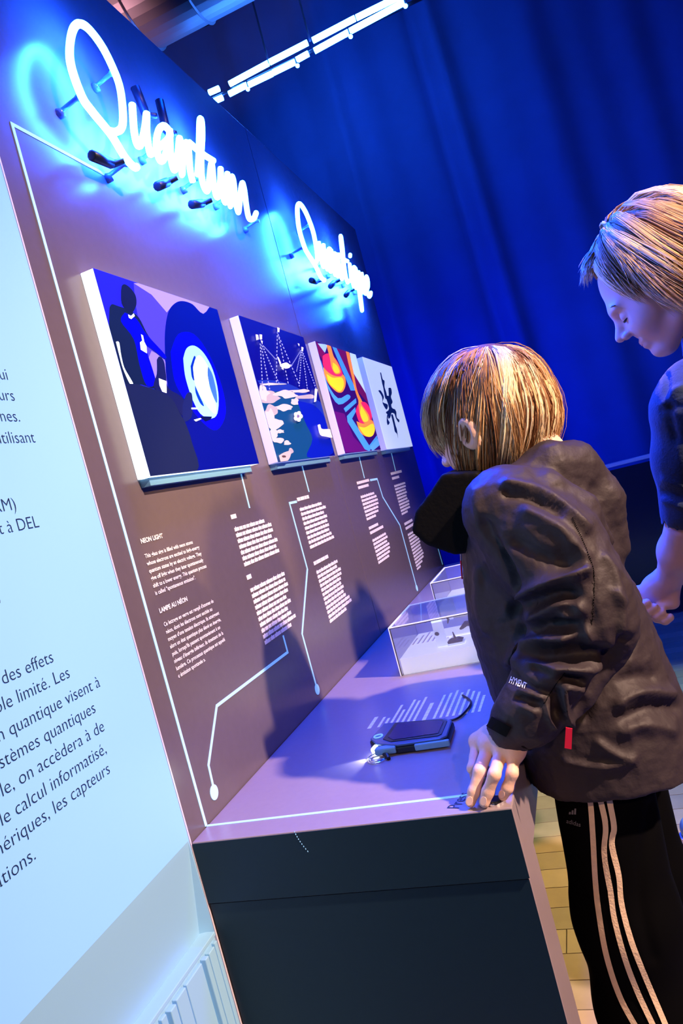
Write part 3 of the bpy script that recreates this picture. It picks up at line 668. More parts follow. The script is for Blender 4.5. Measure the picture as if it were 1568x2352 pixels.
neon('neon_sign', 'farther white-blue neon script sign reading Quantique', d2,
     [moved(Qb, d2 - 0.012), [(p[0], p[1]) for p in glyph(U, 1.40, 0.95) + glyph(A, 1.475, 0.95) + glyph(N, 1.562, 0.9)],
      glyph(TT, 1.655, 1.05) + glyph(I_, 1.745) + glyph(QQ, 1.775, 1.0) + glyph(U, 1.875, 0.95) + glyph(EE, 1.96, 1.15), [(1.665, 2.062), (1.72, 2.058), (1.775, 2.062)], [(1.838, 2.094), (1.843, 2.099), (1.848, 2.104)]],
     [(1.40, 2.10), (1.26, 1.992), (1.5, 2.0), (1.62, 2.0), (1.8, 2.0), (1.95, 2.0), (2.05, 2.0)],
     [((1.31, 1.905), (1.36, 1.91)), ((1.52, 1.925), (1.58, 1.95)), ((1.70, 1.925), (1.76, 1.95))])

# ------------------------------------------------------------------ counter
dc = empty('display_counter', 'grey cantilevered display counter running along the exhibit wall', 'counter')
MB().box(0.001, 0.48, 0.0, PL, 0.7045, 0.8).build('counter_top', 'counter_grey', dc, bevel=0.0018)
MB().box(0.002, 0.479, -0.0012, 0.0, 0.7055, 0.798).build('end_shade_sheet', 'counter_end_shaded', dc)  # thin sheet added to carry the painted shade of the counter end
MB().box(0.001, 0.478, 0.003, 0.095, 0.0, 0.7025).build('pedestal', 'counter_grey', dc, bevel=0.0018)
MB().box(0.002, 0.4775, 0.0018, 0.003, 0.0, 0.7025).build('pedestal_shade_sheet', 'counter_end_shaded', dc)  # added sheet with the same painted shade on the pedestal end
MB().box(0.006, 0.472, 0.008, 0.09, 0.702, 0.705).build('shadow_gap', 'joint_black', dc)
MB().box(0.001, 0.478, PL - .1, PL, 0.0, 0.7035).build('pedestal', 'counter_grey', dc, bevel=0.0018)
MB().box(0.0012, 0.418, 0.0455, 0.0515, 0.8001, 0.8006).build('inlay_line', 'inlay_white', dc)
text('Press', 'printed_word', 'text_navy', dc, (0.408, 0.012, 0.8006), (0.25, 1, 0), (-1, 0.25, 0), 0.026, 0.042)
bt = MB(); bt.tube([(0.458, 0.019, 0.8), (0.458, 0.019, 0.8035), (0.458, 0.019, 0.8036), (0.458, 0.019, 0.8025)], [0.0125, 0.0125, 0.0095, 0.0093], 24).build('button_ring', 'chrome', dc, smooth=False)
MB().tube([(0.458, 0.019, 0.8), (0.458, 0.019, 0.805)], 0.009, 20).build('push_button', 'device_black', dc)
scr = MB()
for i in range(9):
    p = Y(676 + i * 2.6 + (i * i) * .15, 1912 + i * 5.6, -0.0013); scr.box(p[0], p[0] + 0.0009, -0.0017, -0.0012, p[2], p[2] + 0.0018)
scr.build('scratch', 'inlay_white', dc)
# caption on the counter (too small to read): rows run away from the near end
cb = MB(); rr_ = random.Random(3)
rws = [(0.181, .06, .0075), (0.200, .05, .005), (0.2115, .04, .005), (0.223, .105, .005), (0.2345, .075, .005), (0.246, .125, .005), (0.2575, .115, .005), (0.269, .13, .005), (0.289, .088, .0075),
       (0.3085, .125, .005), (0.321, .13, .005), (0.333, .14, .005), (0.345, .125, .005), (0.357, .138, .005), (0.369, .12, .005), (0.381, .11, .005), (0.393, .085, .005)]
for x, L, w in rws:
    y = 0.367
    while y < 0.367 + L - .003:
        q = min(rr_.uniform(.008, .02), 0.367 + L - y); cb.box(x - w / 2, x + w / 2, y, y + q, .8001, .8005); y += q + .0016
cb.build('counter_caption', 'text_cream', dc)

# acrylic display cases
def case(label, x0, x1, y0, y1, inner):
    t = empty('display_case', label, 'display case', 'clear acrylic cases standing on the counter')
    z0, zp, zt, th = 0.8005, 0.838, 0.914, 0.0035
    MB().box(x0 + .006, x1 - .006, y0 + .006, y1 - .006, z0, zp).build('white_base', 'white_plinth_glow', t, bevel=.001)
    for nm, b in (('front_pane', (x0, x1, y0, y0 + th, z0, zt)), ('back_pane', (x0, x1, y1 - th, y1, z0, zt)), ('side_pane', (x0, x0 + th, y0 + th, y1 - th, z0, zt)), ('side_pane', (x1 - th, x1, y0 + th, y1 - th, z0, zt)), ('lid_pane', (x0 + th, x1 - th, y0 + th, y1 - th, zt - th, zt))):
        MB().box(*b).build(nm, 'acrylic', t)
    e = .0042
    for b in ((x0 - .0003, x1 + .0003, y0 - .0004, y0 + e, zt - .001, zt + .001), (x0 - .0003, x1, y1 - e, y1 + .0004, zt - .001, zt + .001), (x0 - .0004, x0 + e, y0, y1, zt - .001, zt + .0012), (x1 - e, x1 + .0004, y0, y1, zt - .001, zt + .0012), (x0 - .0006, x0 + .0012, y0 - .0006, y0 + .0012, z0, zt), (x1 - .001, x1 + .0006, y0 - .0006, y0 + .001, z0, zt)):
        MB().box(*b).build('polished_edge', 'acrylic_edge_glow', t)
    return t
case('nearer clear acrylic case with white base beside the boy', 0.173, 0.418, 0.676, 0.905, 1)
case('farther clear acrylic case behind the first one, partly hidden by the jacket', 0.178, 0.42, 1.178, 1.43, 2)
# small exhibits in the near case
ex = empty('exhibit_stand', 'clear stand holding a dark purple sample inside the nearer case', 'exhibit', loc=(0, 0, 0))
MB().box(0.262, 0.287, 0.725, 0.729, 0.8385, 0.902).build('upright_plate', 'acrylic_edge_glow', ex)
MB().box(0.262, 0.315, 0.725, 0.729, 0.896, 0.903).build('upper_arm', 'acrylic_edge_glow', ex)
MB().box(0.288, 0.328, 0.715, 0.740, 0.8385, 0.843).build('foot_plate', 'acrylic_edge_glow', ex)
sp_ = MB(); sp_.prism([(0.291, 0.712, 0.8445), (0.324, 0.712, 0.8445), (0.326, 0.712, 0.849), (0.315, 0.712, 0.853), (0.297, 0.712, 0.852), (0.29, 0.712, 0.849)], (0, 0.02, 0)); sp_.build('dark_sample', 'exhibit_dark', ex)
MB().tube([(0.308, 0.722, 0.853), (0.306, 0.722, 0.868)], [0.003, 0.0012], 8).build('sample_rod', 'exhibit_dark', ex)
MB().tube([(0.300, 0.722, 0.889), (0.304, 0.722, 0.898), (0.30, 0.722, 0.905)], [0.001, .003, .001], 8).build('hanging_sample', 'exhibit_dark', ex)
mb = MB(); th = [i / 8 * math.pi for i in range(9)]
mb.tube([(0.264 + 0.010 * (1 - math.cos(t)) * .5, 0.7225, 0.872 - 0.004 * (1 - math.cos(t)) * .5) for t in th], [0.0042 * math.sin(t) + 0.0003 for t in th], 10).build('round_sample', 'exhibit_dark', ex, smooth=True)
ib = MB().box(0.245, 0.41, 0.80, 0.885, 0.8385, 0.842).build('info_card', 'white_plinth_glow', None, label='white card lying at the back inside the nearer case', category='card')
ex2 = MB().tube([(0.3, 0.84, 0.8425), (0.315, 0.85, 0.852), (0.335, 0.85, 0.85), (0.345, 0.845, 0.8425)], [0.003, 0.007, 0.008, 0.003], 10).build('stone_sample', 'exhibit_dark', None, smooth=True, label='small dark stone on the white card in the nearer case', category='sample')
for k, (ya, n, xs) in enumerate(((0.79, 9, 0.185), (1.2, 8, 0.2))):
    b_ = MB()
    for i in range(n): b_.box(xs + i * 0.0125, xs + i * 0.0125 + .005, ya, ya + .06 + .02 * ((i * 7) % 3), .8385 if k == 0 else .8386, .8389)
    b_.build('sample_caption', 'text_cream', dc)

# solar charger with flashlight, cord and split ring
dv = empty('solar_charger', 'small blue and black solar charger torch lying on the counter', 'charger')
cn = [np.array(p) for p in ((0.213, 0.268), (0.222, 0.338), (0.345, 0.315), (0.360, 0.300), (0.362, 0.232), (0.352, 0.222), (0.275, 0.222), (0.232, 0.240))]
zb0, zb1 = 0.8008, 0.817
def ring(s, z): c = np.mean(cn, 0); return [(*(c + (p - c) * s), z) for p in cn]
MB().prism(ring(1.0, zb0), (0, 0, zb1 - zb0 - .004)).build('casing', 'device_black', dv, bevel=.003)
MB().prism(ring(0.965, zb1 - .004), (0, 0, .004)).build('top_shell', 'device_pale', dv, bevel=.0015)
MB().prism([(0.243, 0.255, zb1), (0.248, 0.325, zb1), (0.338, 0.308, zb1), (0.350, 0.296, zb1), (0.350, 0.240, zb1), (0.345, 0.234, zb1), (0.262, 0.238, zb1)], (0, 0, .0012)).build('rubber_frame', 'device_black', dv)
MB().prism([(0.252, 0.258, zb1 + .0012), (0.255, 0.318, zb1 + .0012), (0.333, 0.303, zb1 + .0012), (0.344, 0.292, zb1 + .0012), (0.344, 0.243, zb1 + .0012), (0.265, 0.243, zb1 + .0012)], (0, 0, .0008)).build('solar_panel', 'solar_cell', dv)
MB().box(0.305, 0.364, 0.219, 0.226, 0.803, 0.814).build('side_grip', 'device_blue', dv, bevel=.002)
MB().box(0.234, 0.272, 0.221, 0.236, 0.803, 0.815).build('nose_grip', 'device_blue', dv, bevel=.003)
t_ = [i * math.pi / 12 for i in range(25)]
MB().tube([(0.230 + .0075 * math.cos(a), 0.272 + .0075 * math.sin(a), zb1 + .001) for a in t_], .0014, 6).build('switch_ring', 'inlay_white', dv)
MB().tube([(0.232, 0.243, 0.809), (0.229, 0.234, 0.808)], [.006, .0055], 14).build('torch_lens', 'led_lens', dv)
MB().tube([(0.240 + .0 + .018 * math.cos(a) * .95, 0.214 + .017 * math.sin(a), 0.8035 + .002 * math.sin(a)) for a in t_], .0011, 6).build('split_ring', 'chrome', dv)
MB().tube([(0.240 + .013 * math.cos(a), 0.212 + .011 * math.sin(a), 0.8025) for a in t_], .0009, 6).build('split_ring', 'chrome', dv)
MB().tube([(0.250, 0.222, .804), (0.258, 0.214, .806), (0.262, 0.205, .803)], .0035, 8).build('clip', 'device_black', dv)
MB().tube(catmull([Z(a, b, z) for a, b, z in ((900, 1672, .811), (932, 1667, .806), (985, 1658, .8035), (1038, 1654, .803), (1065, 1638, .803), (1081, 1612, .803), (1062, 1597, .803))], 6), .0021, 8).build('wrist_cord', 'device_black', dv, smooth=True)
ld = lamp('charger_led', 'SPOT', (0.228, 0.232, 0.811), (0.17, 0.17, 0.800), 0.35, (0.8, 0.9, 1.0), .002, 70, .5)

# ------------------------------------------------------------------ hair
def hair_mesh(name, parent, strands, colors, rad, seg=3):
    """strands: (n, k, 3) arrays"""
    S = np.asarray(strands); n, k, _ = S.shape
    T = np.gradient(S, axis=1); T /= np.linalg.norm(T, axis=2)[..., None] + 1e-12
    ref = np.array([0.3, 0.5, 0.81]); A_ = np.cross(T, ref); A_ /= np.linalg.norm(A_, axis=2)[..., None] + 1e-9; B_ = np.cross(T, A_)
    tt = np.linspace(0, 1, k); prof = (0.75 + 0.25 * np.sin(np.pi * tt)) * np.clip((1.03 - tt) * 5, 0.12, 1)
    rd = np.asarray(rad)[:, None] * prof[None]
    ang = [2 * math.pi * j / seg for j in range(seg)]
    V = np.stack([S + rd[..., None] * (math.cos(a) * A_ + math.sin(a) * B_) for a in ang], 2)  # n,k,seg,3
    base = (np.arange(n) * k * seg)[:, None, None]; kk = np.arange(k - 1)[None, :, None] * seg; jj = np.arange(seg)[None, None]; j2 = (jj + 1) % seg
    F = np.stack([base + kk + jj, base + kk + j2, base + kk + seg + j2, base + kk + seg + jj], -1).reshape(-1, 4)
    o = quad_mesh(name, V.reshape(-1, 3), F, 'hair', parent)
    ca = o.data.color_attributes.new('Col', 'FLOAT_COLOR', 'POINT')
    c = np.ones((n, k * seg, 4), np.float32); c[:, :, :3] = np.asarray(colors)[:, None, :]
    ca.data.foreach_set('color', c.ravel())
    return o
def frame(pitch, yaw, roll=0):
    """rows: forward, side (towards the near end), up for a head that looks along -x"""
    f = np.array([-math.cos(pitch) * math.cos(yaw), math.cos(pitch) * math.sin(yaw), -math.sin(pitch)])
    s = np.cross(np.array([0, 0, 1.0]), f); s /= np.linalg.norm(s); u = np.cross(f, s)
    s, u = s * math.cos(roll) + u * math.sin(roll), u * math.cos(roll) - s * math.sin(roll)
    return np.array([f, s, u])

def grow_hair(name, parent, c, B, rad, whorl, n_clump, per, endfn, thick, palette, seed, k=11, sr=(0.0007, 0.0013), fcut=0.0):
    r = np.random.default_rng(seed); S = []; Cc = []; Rr = []
    w0 = np.array(whorl, float); w0 /= np.linalg.norm(w0)
    for ci in range(n_clump):
        phi = 2 * math.pi * (ci + r.uniform(-.5, .5)) / n_clump * 1.0 + r.normal() * 0.15
        lift = r.uniform(0.0, 1.0); colr = palette[int(r.integers(len(palette)))]; bend = r.normal() * 0.36; lenj = r.uniform(0.80, 1.06); st = r.uniform(-0.05, 0.22)
        for j in range(per):
            p = phi + r.normal() * 0.045; e = endfn(p); e = np.array(e) + r.normal(size=3) * 0.05; el = np.linalg.norm(e); en = e / el
            L = lenj * r.uniform(0.94, 1.03); om = math.acos(np.clip(w0 @ en, -.999, .999))
            ax = np.cross(w0, en); ax /= np.linalg.norm(ax)
            pts = []; t0 = max(0, st + r.uniform(-.04, .04))
            clr = np.clip(np.array(colr) * r.uniform(0.7, 1.25), 0, 1)
            side = np.cross(en, w0); side /= np.linalg.norm(side)
            fr_ = thick * (1 - 0.75 * max(0.0, en[0]) ** 2 * fcut)
            for q in range(k):
                t = max(t0, 0) + (L - max(t0, 0)) * q / (k - 1)
                a = om * t; d = w0 * math.cos(a) + np.cross(ax, w0) * math.sin(a)
                d = d + side * (bend * math.sin(math.pi * min(t, 1)) * 0.30 + 0.045 * math.sin(5.5 * t + ci * 1.7)); d /= np.linalg.norm(d)
                rise = 1.0 + fr_ * (0.10 + 0.95 * lift) * min(1.0, 3 * (t - t0) + .35) * (1.05 - 0.5 * max(t - .75, 0)) + r.normal() * .0022
                ext = (el - 1) * max(0, t - .55) / .45
                loc = d * np.array(rad) * (rise + ext)
                pts.append(c + loc @ B)
            S.append(pts); Cc.append(clr); Rr.append(r.uniform(*sr))
    return hair_mesh(name, parent, S, Cc, Rr)

# ------------------------------------------------------------------ the boy
boy = empty('person', 'blond boy in black hooded jacket and striped black trousers leaning over the counter', 'person', loc=(0.6, 0.27, 0))
boy_inv = (-0.6, -0.27, 0)
def kid(o):   # keep world coordinates under an Empty that stands at the feet
    o.location = (-o.parent.location.x, -o.parent.location.y, -o.parent.location.z); return o
HC = Y(1114, 942, 0.30); HB = frame(math.radians(12), math.radians(16))
def hp(f, s, u): return HC + np.array([f, s, u]) @ HB
# head
H = Field(HC - 0.17, HC + 0.17, 0.0028)
H.ell(hp(-0.006, 0, 0.012), (0.090, 0.072, 0.082), HB)
H.ell(hp(0.028, 0, -0.040), (0.052, 0.050, 0.066), HB, 0.03)
H.ell(hp(0.058, 0, -0.092), (0.022, 0.022, 0.018), HB, 0.03)
for sd in (-1, 1):
    H.ell(hp(0.052, 0.033 * sd, -0.05), (0.026, 0.022, 0.026), HB, 0.03)
    H.ell(hp(0.080, 0.030 * sd, -0.018), (0.014, 0.016, 0.011), HB, 0.012, sub=True)
    H.ell(hp(0.070, 0.030 * sd, -0.018), (0.0125, 0.0125, 0.0125), HB, 0.004)
    H.cone(hp(0.008, 0.066 * sd, -0.036), hp(0.004, 0.085 * sd, -0.034), 0.016, 0.014, 0.008)
    H.ell(hp(0.004, 0.0925 * sd, -0.032), (0.018, 0.006, 0.027), HB, 0.006)
    H.ell(hp(0.010, 0.0985 * sd, -0.030), (0.010, 0.0055, 0.018), HB, 0.004, sub=True)
H.ell(hp(0.082, 0, 0.004), (0.012, 0.045, 0.010), HB, 0.02)
H.cone(hp(0.080, 0, -0.015), hp(0.100, 0, -0.045), 0.006, 0.0095, 0.014)
for sd in (-1, 1): H.ell(hp(0.091, 0.010 * sd, -0.047), (0.008, 0.007, 0.006), HB, 0.006)
H.ell(hp(0.083, 0, -0.066), (0.008, 0.018, 0.0045), HB, 0.006); H.ell(hp(0.080, 0, -0.075), (0.008, 0.016, 0.005), HB, 0.006)
H.cone(hp(-0.03, 0, -0.05), hp(-0.055, 0, -0.17), 0.045, 0.048, 0.03)
HV, HF = H.mesh()
# arms, torso and legs under the clothes
SH, EL, WR = Y(1165, 1170, 0.15), Y(1345, 1440, 0.10), Z(1180, 1672, 0.879)
B_ = Field((0.2, -0.05, 0.0), (0.95, 0.62, 1.35), 0.009)
B_.chain([hp(-0.04, 0, -0.12), (0.575, 0.27, 1.08), (0.585, 0.27, 0.92), (0.60, 0.27, 0.76)], [0.045, 0.07, 0.065, 0.075], 0.03)
SR, ER, WRR = np.array([0.585, 0.40, 1.10]), np.array([0.64, 0.45, 0.93]), np.array([0.56, 0.50, 0.82])
B_.chain([SH, EL, WR], [0.038, 0.03, 0.022], 0.03).chain([SR, ER, WRR], [0.038, 0.03, 0.022], 0.03)
for y in (0.205, 0.355): B_.chain([(0.59, y, 0.75), (0.565, y, 0.42), (0.575, y, 0.06)], [0.052, 0.042, 0.03], 0.04).cone((0.585, y, 0.045), (0.49, y, 0.03), 0.026, 0.018)
BV, BF = B_.mesh()
# left hand on the counter, right hand beside the body
def hand_field(F_, wrist, mcps, chains, rads, thumb, k=0.006):
    for m in mcps: F_.cone(wrist, m, 0.0165, 0.0098, 0.010)
    for a, b in zip(mcps[:-1], mcps[1:]): F_.cone(a, b, 0.0095, 0.0095, 0.008)
    for c, r_ in zip(chains, rads): F_.chain(c, r_, 0.0045)
    F_.chain(thumb[0], thumb[1], 0.006)
hl = Field((0.36, -0.03, 0.796), (0.56, 0.14, 0.93), 0.0013)
mI, mM, mR, mP = Z(1097, 1704, .858), Z(1122, 1713, .861), Z(1152, 1719, .859), Z(1180, 1732, .853)
chs = [[mI, Z(1086, 1765, .838), Z(1092, 1782, .818), Z(1100, 1790, .8075)],
       [mM, Z(1101, 1771, .842), Z(1088, 1817, .820), Z(1080, 1842, .8078)],
       [mR, Z(1135, 1779, .842), Z(1120, 1819, .820), Z(1112, 1843, .8078)],
       [mP, Z(1176, 1776, .837), Z(1165, 1810, .819), Z(1155, 1828, .8088)]]
rd_ = [[.0088, .0077, .0072, .0066], [.0090, .0079, .0075, .0069], [.0090, .0079, .0075, .0069], [.0085, .0073, .0069, .0063]]
hand_field(hl, WR, [mI, mM, mR, mP], chs, rd_, ([Z(1125, 1700, .862), Z(1096, 1740, .838), Z(1105, 1765, .815), Z(1116, 1772, .8085)], [.013, .0105, .009, .0078]))
hl.cone(WR, WR + (EL - WR) * 0.25, 0.0205, 0.023, 0.012)
for m in (mI, mM, mR, mP): hl.ell(np.array(m) + [0, 0, .0015], (.0095, .0095, .0085), None, 0.010)
hl.chain([(WR + mI) / 2, (WR + mP) / 2], [.0175, .0165], .012).chain([mI * .75 + WR * .25, mP * .75 + WR * .25], [.0125, .012], .012)
for c in chs:
    pass
# finger creases
LV, LF = hl.mesh()
keep = LV[:, 2] > 0.8002; LV[:, 2] = np.maximum(LV[:, 2], 0.8006)
hr = Field(WRR - 0.13, WRR + 0.13, 0.0022)
hd = np.array([-0.25, 0.1, -0.96]); hd /= np.linalg.norm(hd); sdv = np.cross(hd, [0, 1, 0]); sdv /= np.linalg.norm(sdv)
mc = [WRR + hd * 0.065 + sdv * o_ for o_ in (0.027, 0.009, -0.009, -0.026)]
ch2 = [[m, m + hd * l, m + hd * l * 1.6 + [0, -.008, 0], m + hd * l * 1.95 + [0, -.018, 0]] for m, l in zip(mc, (.03, .034, .032, .025))]
hand_field(hr, WRR, mc, ch2, [[.009, .008, .0075, .0065]] * 4, ([WRR + sdv * .02 + hd * .02, WRR + sdv * .04 + hd * .045, WRR + sdv * .045 + hd * .07], [.011, .009, .0075]))
hr.cone(WRR, WRR + (ER - WRR) * .3, 0.020, 0.022, 0.012)
RV, RF = hr.mesh()
def join(*vf):
    V = np.concatenate([v for v, _ in vf]); o = 0; Fs = []
    for v, f in vf: Fs.append(f + o); o += len(v)
    return V, np.concatenate(Fs)
BODYV, BODYF = join((HV, HF), (BV, BF), (LV, LF), (RV, RF))
kid(quad_mesh('body', BODYV, BODYF, 'skin', boy))
# nails
ht = bvh(LV, LF)
for c, (u, v), (du_, dv_) in zip(range(3), ((1078, 1840), (1110, 1840), (1152, 1824)), ((-4, 10), (-3, 10), (-5, 8))):
    p, n = hit(ht, u, v, 0.0)
    if p is None: continue
    q, _ = hit(ht, u + du_ * .5, v + dv_ * .5, 0.0)
    d = (q - p) if q is not None else np.array([0, -1, 0]); d = d - n * (d @ n); d /= np.linalg.norm(d) + 1e-9; s_ = np.cross(n, d)
    mb = MB(); nn = 14
    mb.prism([p - n * .0003 + d * .0062 * math.cos(2 * math.pi * i / nn) + s_ * .0046 * math.sin(2 * math.pi * i / nn) for i in range(nn)], n * .0011)
    kid(mb.build('fingernail', 'nail', boy, bevel=.0004))

# jacket
def prof(pix, y=0.27):
    P = np.array([Y(u, v, y) for u, v in pix]); o = np.argsort(P[:, 2]); return P[o, 2], P[o, 0]
fz, fx = prof([(1098, 1100), (1072, 1180), (1062, 1250), (1066, 1330), (1080, 1430), (1115, 1540), (1152, 1640), (1215, 1760), (1236, 1800)])
bz, bx = prof([(1320, 1040), (1365, 1120), (1428, 1290), (1490, 1410), (1548, 1540), (1590, 1640), (1615, 1740), (1630, 1800)])
ztop, zhem = 1.185, float(Y(1430, 1842, 0.11)[2])
J = Field((0.36, 0.0, zhem - 0.03), (0.92, 0.60, 1.30), 0.0042)
wz, ww = [0.60, 0.75, 0.9, 1.05, 1.12, 1.165, 1.20, 1.24], [0.172, 0.168, 0.157, 0.152, 0.140, 0.112, 0.075, 0.05]
def torso(x, y, z):
    zf = np.ravel(z); xf = np.interp(zf, fz, fx); xb = np.interp(zf, bz, bx); w = np.interp(zf, wz, ww)
    cxx = ((xf + xb) / 2).reshape(z.shape); a = np.maximum((xb - xf) / 2, .03).reshape(z.shape); w = w.reshape(z.shape)
    q = (np.abs((x - cxx) / a) ** 2.4 + np.abs((y - 0.275) / w) ** 2.4) ** (1 / 2.4)
    hem = zhem - 0.06 * (y - 0.12)
    return np.maximum((q - 1) * np.minimum(a, w) * 0.85, np.maximum(z - ztop, hem - z))
J.add(torso, (0.36, 0.05, zhem - .02), (0.92, 0.5, 1.25), 0.02)
sleeve = [SH, Y(1262, 1262, .125), Y(1325, 1370, .105), EL, Y(1275, 1560, .075), Y(1210, 1640, .055)]
J.chain(sleeve, [.066, .070, .066, .060, .050, .042], .03)
cu_c = Z(1168, 1686, .874)
J.chain([Y(1210, 1640, .055), Z(1176, 1672, .882)], [.042, .034], .014)
J.chain([SR, ER, WRR + (ER - WRR) * .12], [.07, .062, .042], .03)
# hood bunched behind the neck
J.chain([Y(1205, 1095, .20), Y(1262, 1072, .22), Y(1314, 1074, .25), Y(1336, 1095, .27)], [.028, .036, .036, .03], .02)
J.chain([Y(1312, 1078, .27), Y(1375, 1150, .27), Y(1415, 1250, .27)], [.04, .036, .022], .02)
J.chain([Y(1175, 1112, .16), Y(1250, 1120, .155), Y(1330, 1170, .165), Y(1385, 1240, .19)], [.018, .026, .026, .016], .012)
J.chain([Y(1230, 1090, .38), Y(1300, 1080, .36), Y(1360, 1160, .34)], [.03, .036, .03], .02)
# hollow cuff and neck opening
J.cone(Z(1160, 1706, .862), Z(1172, 1680, .878), .0235, .0225, .003, sub=True)
# collar flap standing out below the chin
cpoly = np.array([Y(u, v, .27)[[0, 2]] for u, v in ((1040, 1088), (1012, 1130), (984, 1166), (977, 1203), (1004, 1227), (1062, 1247), (1110, 1240), (1130, 1130), (1108, 1085))])
def collar(x, y, z):
    X_, Z_ = np.broadcast_arrays(x, z); d = np.full(np.broadcast(x, z).shape, 1e9); ins = np.zeros(d.shape, bool); k = len(cpoly)
    for i in range(k):
        a, b = cpoly[i], cpoly[(i + 1) % k]; e = b - a; t = np.clip(((x - a[0]) * e[0] + (z - a[1]) * e[1]) / (e @ e), 0, 1)
        d = np.minimum(d, np.hypot(x - a[0] - t * e[0], z - a[1] - t * e[1]))
        c = ((a[1] > z) != (b[1] > z)) & (x < (b[0] - a[0]) * (z - a[1]) / (b[1] - a[1] + 1e-12) + a[0]); ins ^= c
    d = np.where(ins, -d, d)
    return np.maximum(d, np.abs(y - 0.275) - (0.085 + 0 * x)) - 0.006
JC = Field((0.36, 0.12, 1.05), (0.62, 0.43, 1.27), 0.004)
JC.add(collar, (0.36, .15, 1.05), (0.62, .4, 1.27), .01)
JC.ell(hp(0.0, 0, -0.10), (0.062, 0.055, 0.075), HB, .01, sub=True)
CV, CF = JC.mesh(); CV = relax(CV, CF, 1); kid(quad_mesh('collar', CV, CF, 'jacket_black', boy))
JV, JF = J.mesh(); JV = relax(JV, JF, 2, .5)
def z8(pts): return [(940 + a / 2.497, 1000 + b / 2.497) for a, b in pts]
JV = folds(JV, JF, [
    (z8([(560, 275), (740, 325), (900, 425), (1010, 525)]), 12, .007), (z8([(560, 330), (720, 370), (860, 440)]), 10, -.004),
    (z8([(680, 440), (830, 520), (940, 620), (1000, 690)]), 16, .006), (z8([(620, 620), (760, 700), (900, 740)]), 22, -.007),
    (z8([(640, 920), (760, 860), (900, 810), (1010, 780)]), 15, .010), (z8([(640, 985), (740, 945), (860, 905), (925, 915)]), 17, -.013),
    (z8([(690, 1060), (790, 990), (930, 950), (980, 1000)]), 13, .007), (z8([(680, 1110), (850, 1095), (970, 1085)]), 14, -.011),
    (z8([(890, 1040), (960, 1060), (1010, 1120), (1040, 1180)]), 9, .006), (z8([(700, 1250), (860, 1250), (1000, 1265), (1150, 1300)]), 24, -.013),
    (z8([(590, 1290), (640, 1215), (740, 1180), (880, 1170)]), 15, .010), (z8([(690, 1290), (800, 1335), (900, 1345), (1120, 1330)]), 14, .009),
    (z8([(720, 1330), (790, 1355)]), 9, -.007), (z8([(900, 1390), (990, 1420)]), 12, -.010), (z8([(900, 1440), (990, 1455)]), 9, .007),
    (z8([(600, 1380), (700, 1450), (790, 1480)]), 9, -.006), (z8([(640, 1460), (760, 1500)]), 7, .005), (z8([(620, 1500), (740, 1540)]), 7, -.005), (z8([(650, 1560), (720, 1590)]), 8, .005),
    (z8([(790, 1560), (800, 1620), (830, 1670)]), 7, .007), (z8([(840, 1480), (845, 1600)]), 11, -.009), (z8([(885, 1480), (895, 1590), (930, 1650)]), 8, .008),
    (z8([(600, 880), (560, 780), (480, 640), (430, 520)]), 14, -.008), (z8([(380, 320), (400, 500), (470, 640)]), 13, .004),
    (z8([(1120, 700), (1180, 800), (1230, 950)]), 10, .004), (z8([(1060, 760), (1060, 900), (1045, 1090)]), 5, -.003),
    (z8([(1180, 900), (1220, 1000), (1215, 1120)]), 8, .005), (z8([(1250, 1180), (1190, 1320), (1080, 1450), (1000, 1600)]), 14, -.010),
    (z8([(1110, 1480), (1220, 1400), (1400, 1380)]), 18, -.005), (z8([(1200, 1540), (1330, 1470), (1500, 1480)]), 14, .005), (z8([(1240, 1620), (1380, 1560), (1530, 1560)]), 14, -.006),
    (z8([(1230, 1700), (1320, 1660), (1500, 1690)]), 18, .005), (z8([(1080, 1760), (1200, 1840), (1280, 1850)]), 9, .005), (z8([(400, 760), (390, 950), (440, 1120)]), 10, .004),
    (z8([(480, 620), (560, 800), (600, 1000)]), 10, -.004), (z8([(900, 1870), (1100, 1905), (1270, 1880)]), 7, .005), (z8([(1050, 1500), (1180, 1330)]), 16, .003)], 1.6)
JV = wrinkle(JV, JF, 0.0026, 62, 3); JV = relax(JV, JF, 1, .4)
kid(quad_mesh('jacket', JV, JF, 'jacket_nylon', boy))
jt = bvh(JV, JF)
# cuff band with its strap
cd = (EL - WR) / np.linalg.norm(EL - WR)
def ringpts(c, ax, r1_, r2_, n=20):
    a = np.cross(ax, [0, 0, 1.0]); a /= np.linalg.norm(a); b = np.cross(ax, a); return [c + r1_ * math.cos(2 * math.pi * i / n) * a + r2_ * math.sin(2 * math.pi * i / n) * b for i in range(n + 1)]
c1 = Z(1174, 1682, .876)
kid(MB().tube(ringpts(c1, cd, .031, .029), .0048, 8).build('cuff_hem', 'jacket_black', boy, smooth=True))
sb = MB(); ribbon(sb, jt, [(1118, 1652), (1140, 1664), (1170, 1680)], 26, .003, 4)
if len(sb.f): kid(sb.build('cuff_strap', 'jacket_black', boy, smooth=True))
